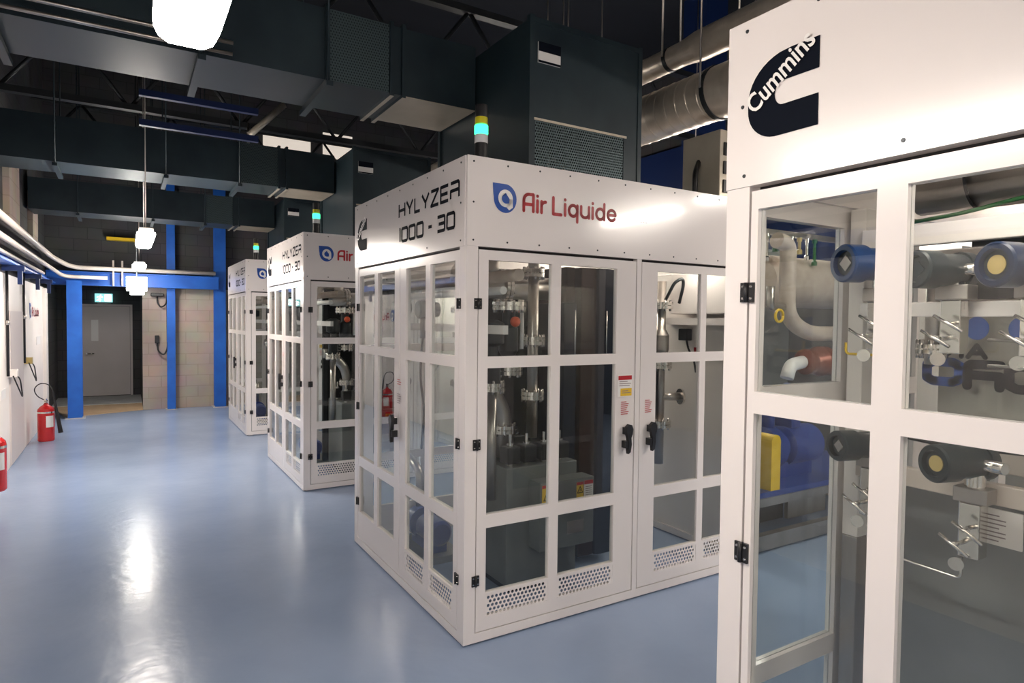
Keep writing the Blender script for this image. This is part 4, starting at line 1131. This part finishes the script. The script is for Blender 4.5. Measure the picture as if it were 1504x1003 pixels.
MB().prism([(2.60, .44), (2.705, .44)] + arc(2.6525, .80, .0525, .0525, 0, 180, 10), FRONT, .125, .30).build('cover', 'yellow', t)
t = dthing('storage_box', 'dark box with a pale perforated side below the blue deck', 'box', (2.7, .3, 0))
MB().cbox(2.50, 3.0, .3, .8, .135, .33, .005).build('body', 'black', t)
MB().box(3.0, 3.5, .26, .29, .135, .33).build('perforated_side', 'steel_dull', t)
t = dthing('pressure_vessel', 'horizontal pale grey tank seen through the upper emblem cabinet window', 'tank', (3.2, .4, 2.0))
MB().lathe((2.88, .5, 2.02), (1, 0, 0), [(0, .08), (.03, .16), (.10, .21), (1.2, .21), (1.27, .16), (1.3, .05)], n=28).build('shell', 'beige_pipe', t)
for x in (3.0, 3.9): MB().box(x, x + .06, .68, 1.265, 1.98, 2.06).build('bracket', 'steel_dull', t)
t = dthing('lagged_pipe', 'pale lagged pipe bending at the bottom beside the grey tank', 'pipe', (2.85, .25, 1.6))
MB().tube([(2.70, .2, 2.30), (2.84, .2, 2.28), (2.84, .2, 1.72), (3.10, .2, 1.60), (3.5, .2, 1.60)], .06, n=18, fillet=.14).build('pipe_run', 'beige_pipe', t)
t = dthing('brass_valve', 'red brown valve body with a pale elbow below the lagged pipe', 'valve', (3.0, .2, 1.3))
MB().lathe((3.05, .2, 1.38), (1, 0, 0), [(0, .06), (.03, .10), (.08, .10), (.10, .08), (.2, .12), (.28, .12), (.32, .06)], n=20).build('body', 'copper', t)
MB().tube([(3.06, .2, 1.38), (2.90, .2, 1.36), (2.86, .2, 1.26)], .05, n=14, fillet=.08).build('elbow', 'white_ink', t)
t = dthing('ring_valve', 'small valve with a yellow ring handle beside the lagged pipe', 'valve', (2.65, .15, 1.6))
MB().tube([(2.60, .17, 1.95), (2.60, .17, 1.80), (2.80, .20, 1.80)], .03, n=12, fillet=.05).build('pipe_run', 'steel', t)
MB().tube([(2.60 + .09 + .045 * math.cos(a * math.pi / 8), .155, 1.735 + .045 * math.sin(a * math.pi / 8)) for a in range(17)], .010, n=8).build('ring_handle', 'yellow', t)
t = dthing('skid_back_panel', 'dark grey panel standing behind the tank and pump of the skid', 'panel', (3.4, 1.3, 0))
MB().cbox(2.42, 4.4, 1.27, 1.30, .44, 2.42, .004).build('sheet', 'grey_box', t)
MB().box(2.42, 4.4, 1.22, 1.27, 2.25, 2.33).build('stiffener', 'white_inside', t)
t = dthing('small_fittings_rail', 'row of small shiny fittings on a bar above the grey tank', 'fittings', (2.6, .3, 2.3))
MB().box(2.44, 4.0, .30, .34, 2.36, 2.40).build('bar', 'steel_dull', t)
for k in range(9):
    x = 2.52 + k * .10
    MB().lathe((x, .30, 2.36), (0, 0, -1), [(0, .02), (.03, .02), (.03, .012), (.09 + .04 * (k % 3), .012), (.10 + .04 * (k % 3), .022), (.13 + .04 * (k % 3), .022)], n=10).build('fitting', ('steel_bright', 'dial', 'steel_bright', 'green', 'orange')[k % 5], t)

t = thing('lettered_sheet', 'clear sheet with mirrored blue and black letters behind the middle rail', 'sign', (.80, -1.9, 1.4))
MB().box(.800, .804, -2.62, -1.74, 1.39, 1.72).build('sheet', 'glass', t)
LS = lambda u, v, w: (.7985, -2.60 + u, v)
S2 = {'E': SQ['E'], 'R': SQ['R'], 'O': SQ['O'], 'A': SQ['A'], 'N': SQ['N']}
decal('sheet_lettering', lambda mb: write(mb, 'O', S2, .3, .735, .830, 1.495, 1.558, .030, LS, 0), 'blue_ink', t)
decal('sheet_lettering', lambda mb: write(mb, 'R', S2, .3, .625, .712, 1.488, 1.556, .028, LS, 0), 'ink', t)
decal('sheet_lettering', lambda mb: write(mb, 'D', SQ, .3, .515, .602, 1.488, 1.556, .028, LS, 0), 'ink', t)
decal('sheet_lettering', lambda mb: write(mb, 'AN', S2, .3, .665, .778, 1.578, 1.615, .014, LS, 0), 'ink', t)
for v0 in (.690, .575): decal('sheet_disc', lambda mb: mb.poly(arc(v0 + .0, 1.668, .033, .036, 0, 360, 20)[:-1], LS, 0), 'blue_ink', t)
t = dthing('process_pipe', 'slim steel pipe running behind the row of transmitters', 'pipe', (.9, -1.8, 1.86))
MB().tube([(.80, -1.76, 1.87), (.80, -3.3, 1.87)], .05, n=18).build('pipe_run', 'steel', t)
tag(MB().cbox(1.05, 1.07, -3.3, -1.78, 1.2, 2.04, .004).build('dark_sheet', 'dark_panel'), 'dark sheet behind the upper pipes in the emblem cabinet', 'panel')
t = thing('fill_strip_light', 'added unseen light strip brightening the inside of the emblem cabinet', 'lamp', (.3, -2.6, 2.03))  # hidden strip added to brighten this cabinet's interior
MB().box(.22, .30, -3.2, -1.9, 2.052, 2.07).build('diffuser', 'inside_fill_dim', t)
MB().box(.20, .32, -3.22, -1.88, 2.07, 2.10).build('housing', 'white_inside', t)

t = thing('hanging_strut', 'pale sloping strut with a short hanging rod under the roof between the ducts', 'strut', (-.1, 5.75, 4.0))
MB().tube([(-.12, 5.70, 3.95), (.30, 5.70, 4.40)], .04, n=8).build('strut_bar', 'duct_light', t)
MB().tube([(-.13, 5.70, 3.6), (-.13, 5.70, 4.1)], .016, n=8).build('rod', 'steel', t)
tag(MB().box(-1.72, -1.30, 10.22, 10.4, 3.0, 3.05).build('yellow_bar', 'yellow'), 'short yellow bar on the dark wall above the blue beam', 'beam')
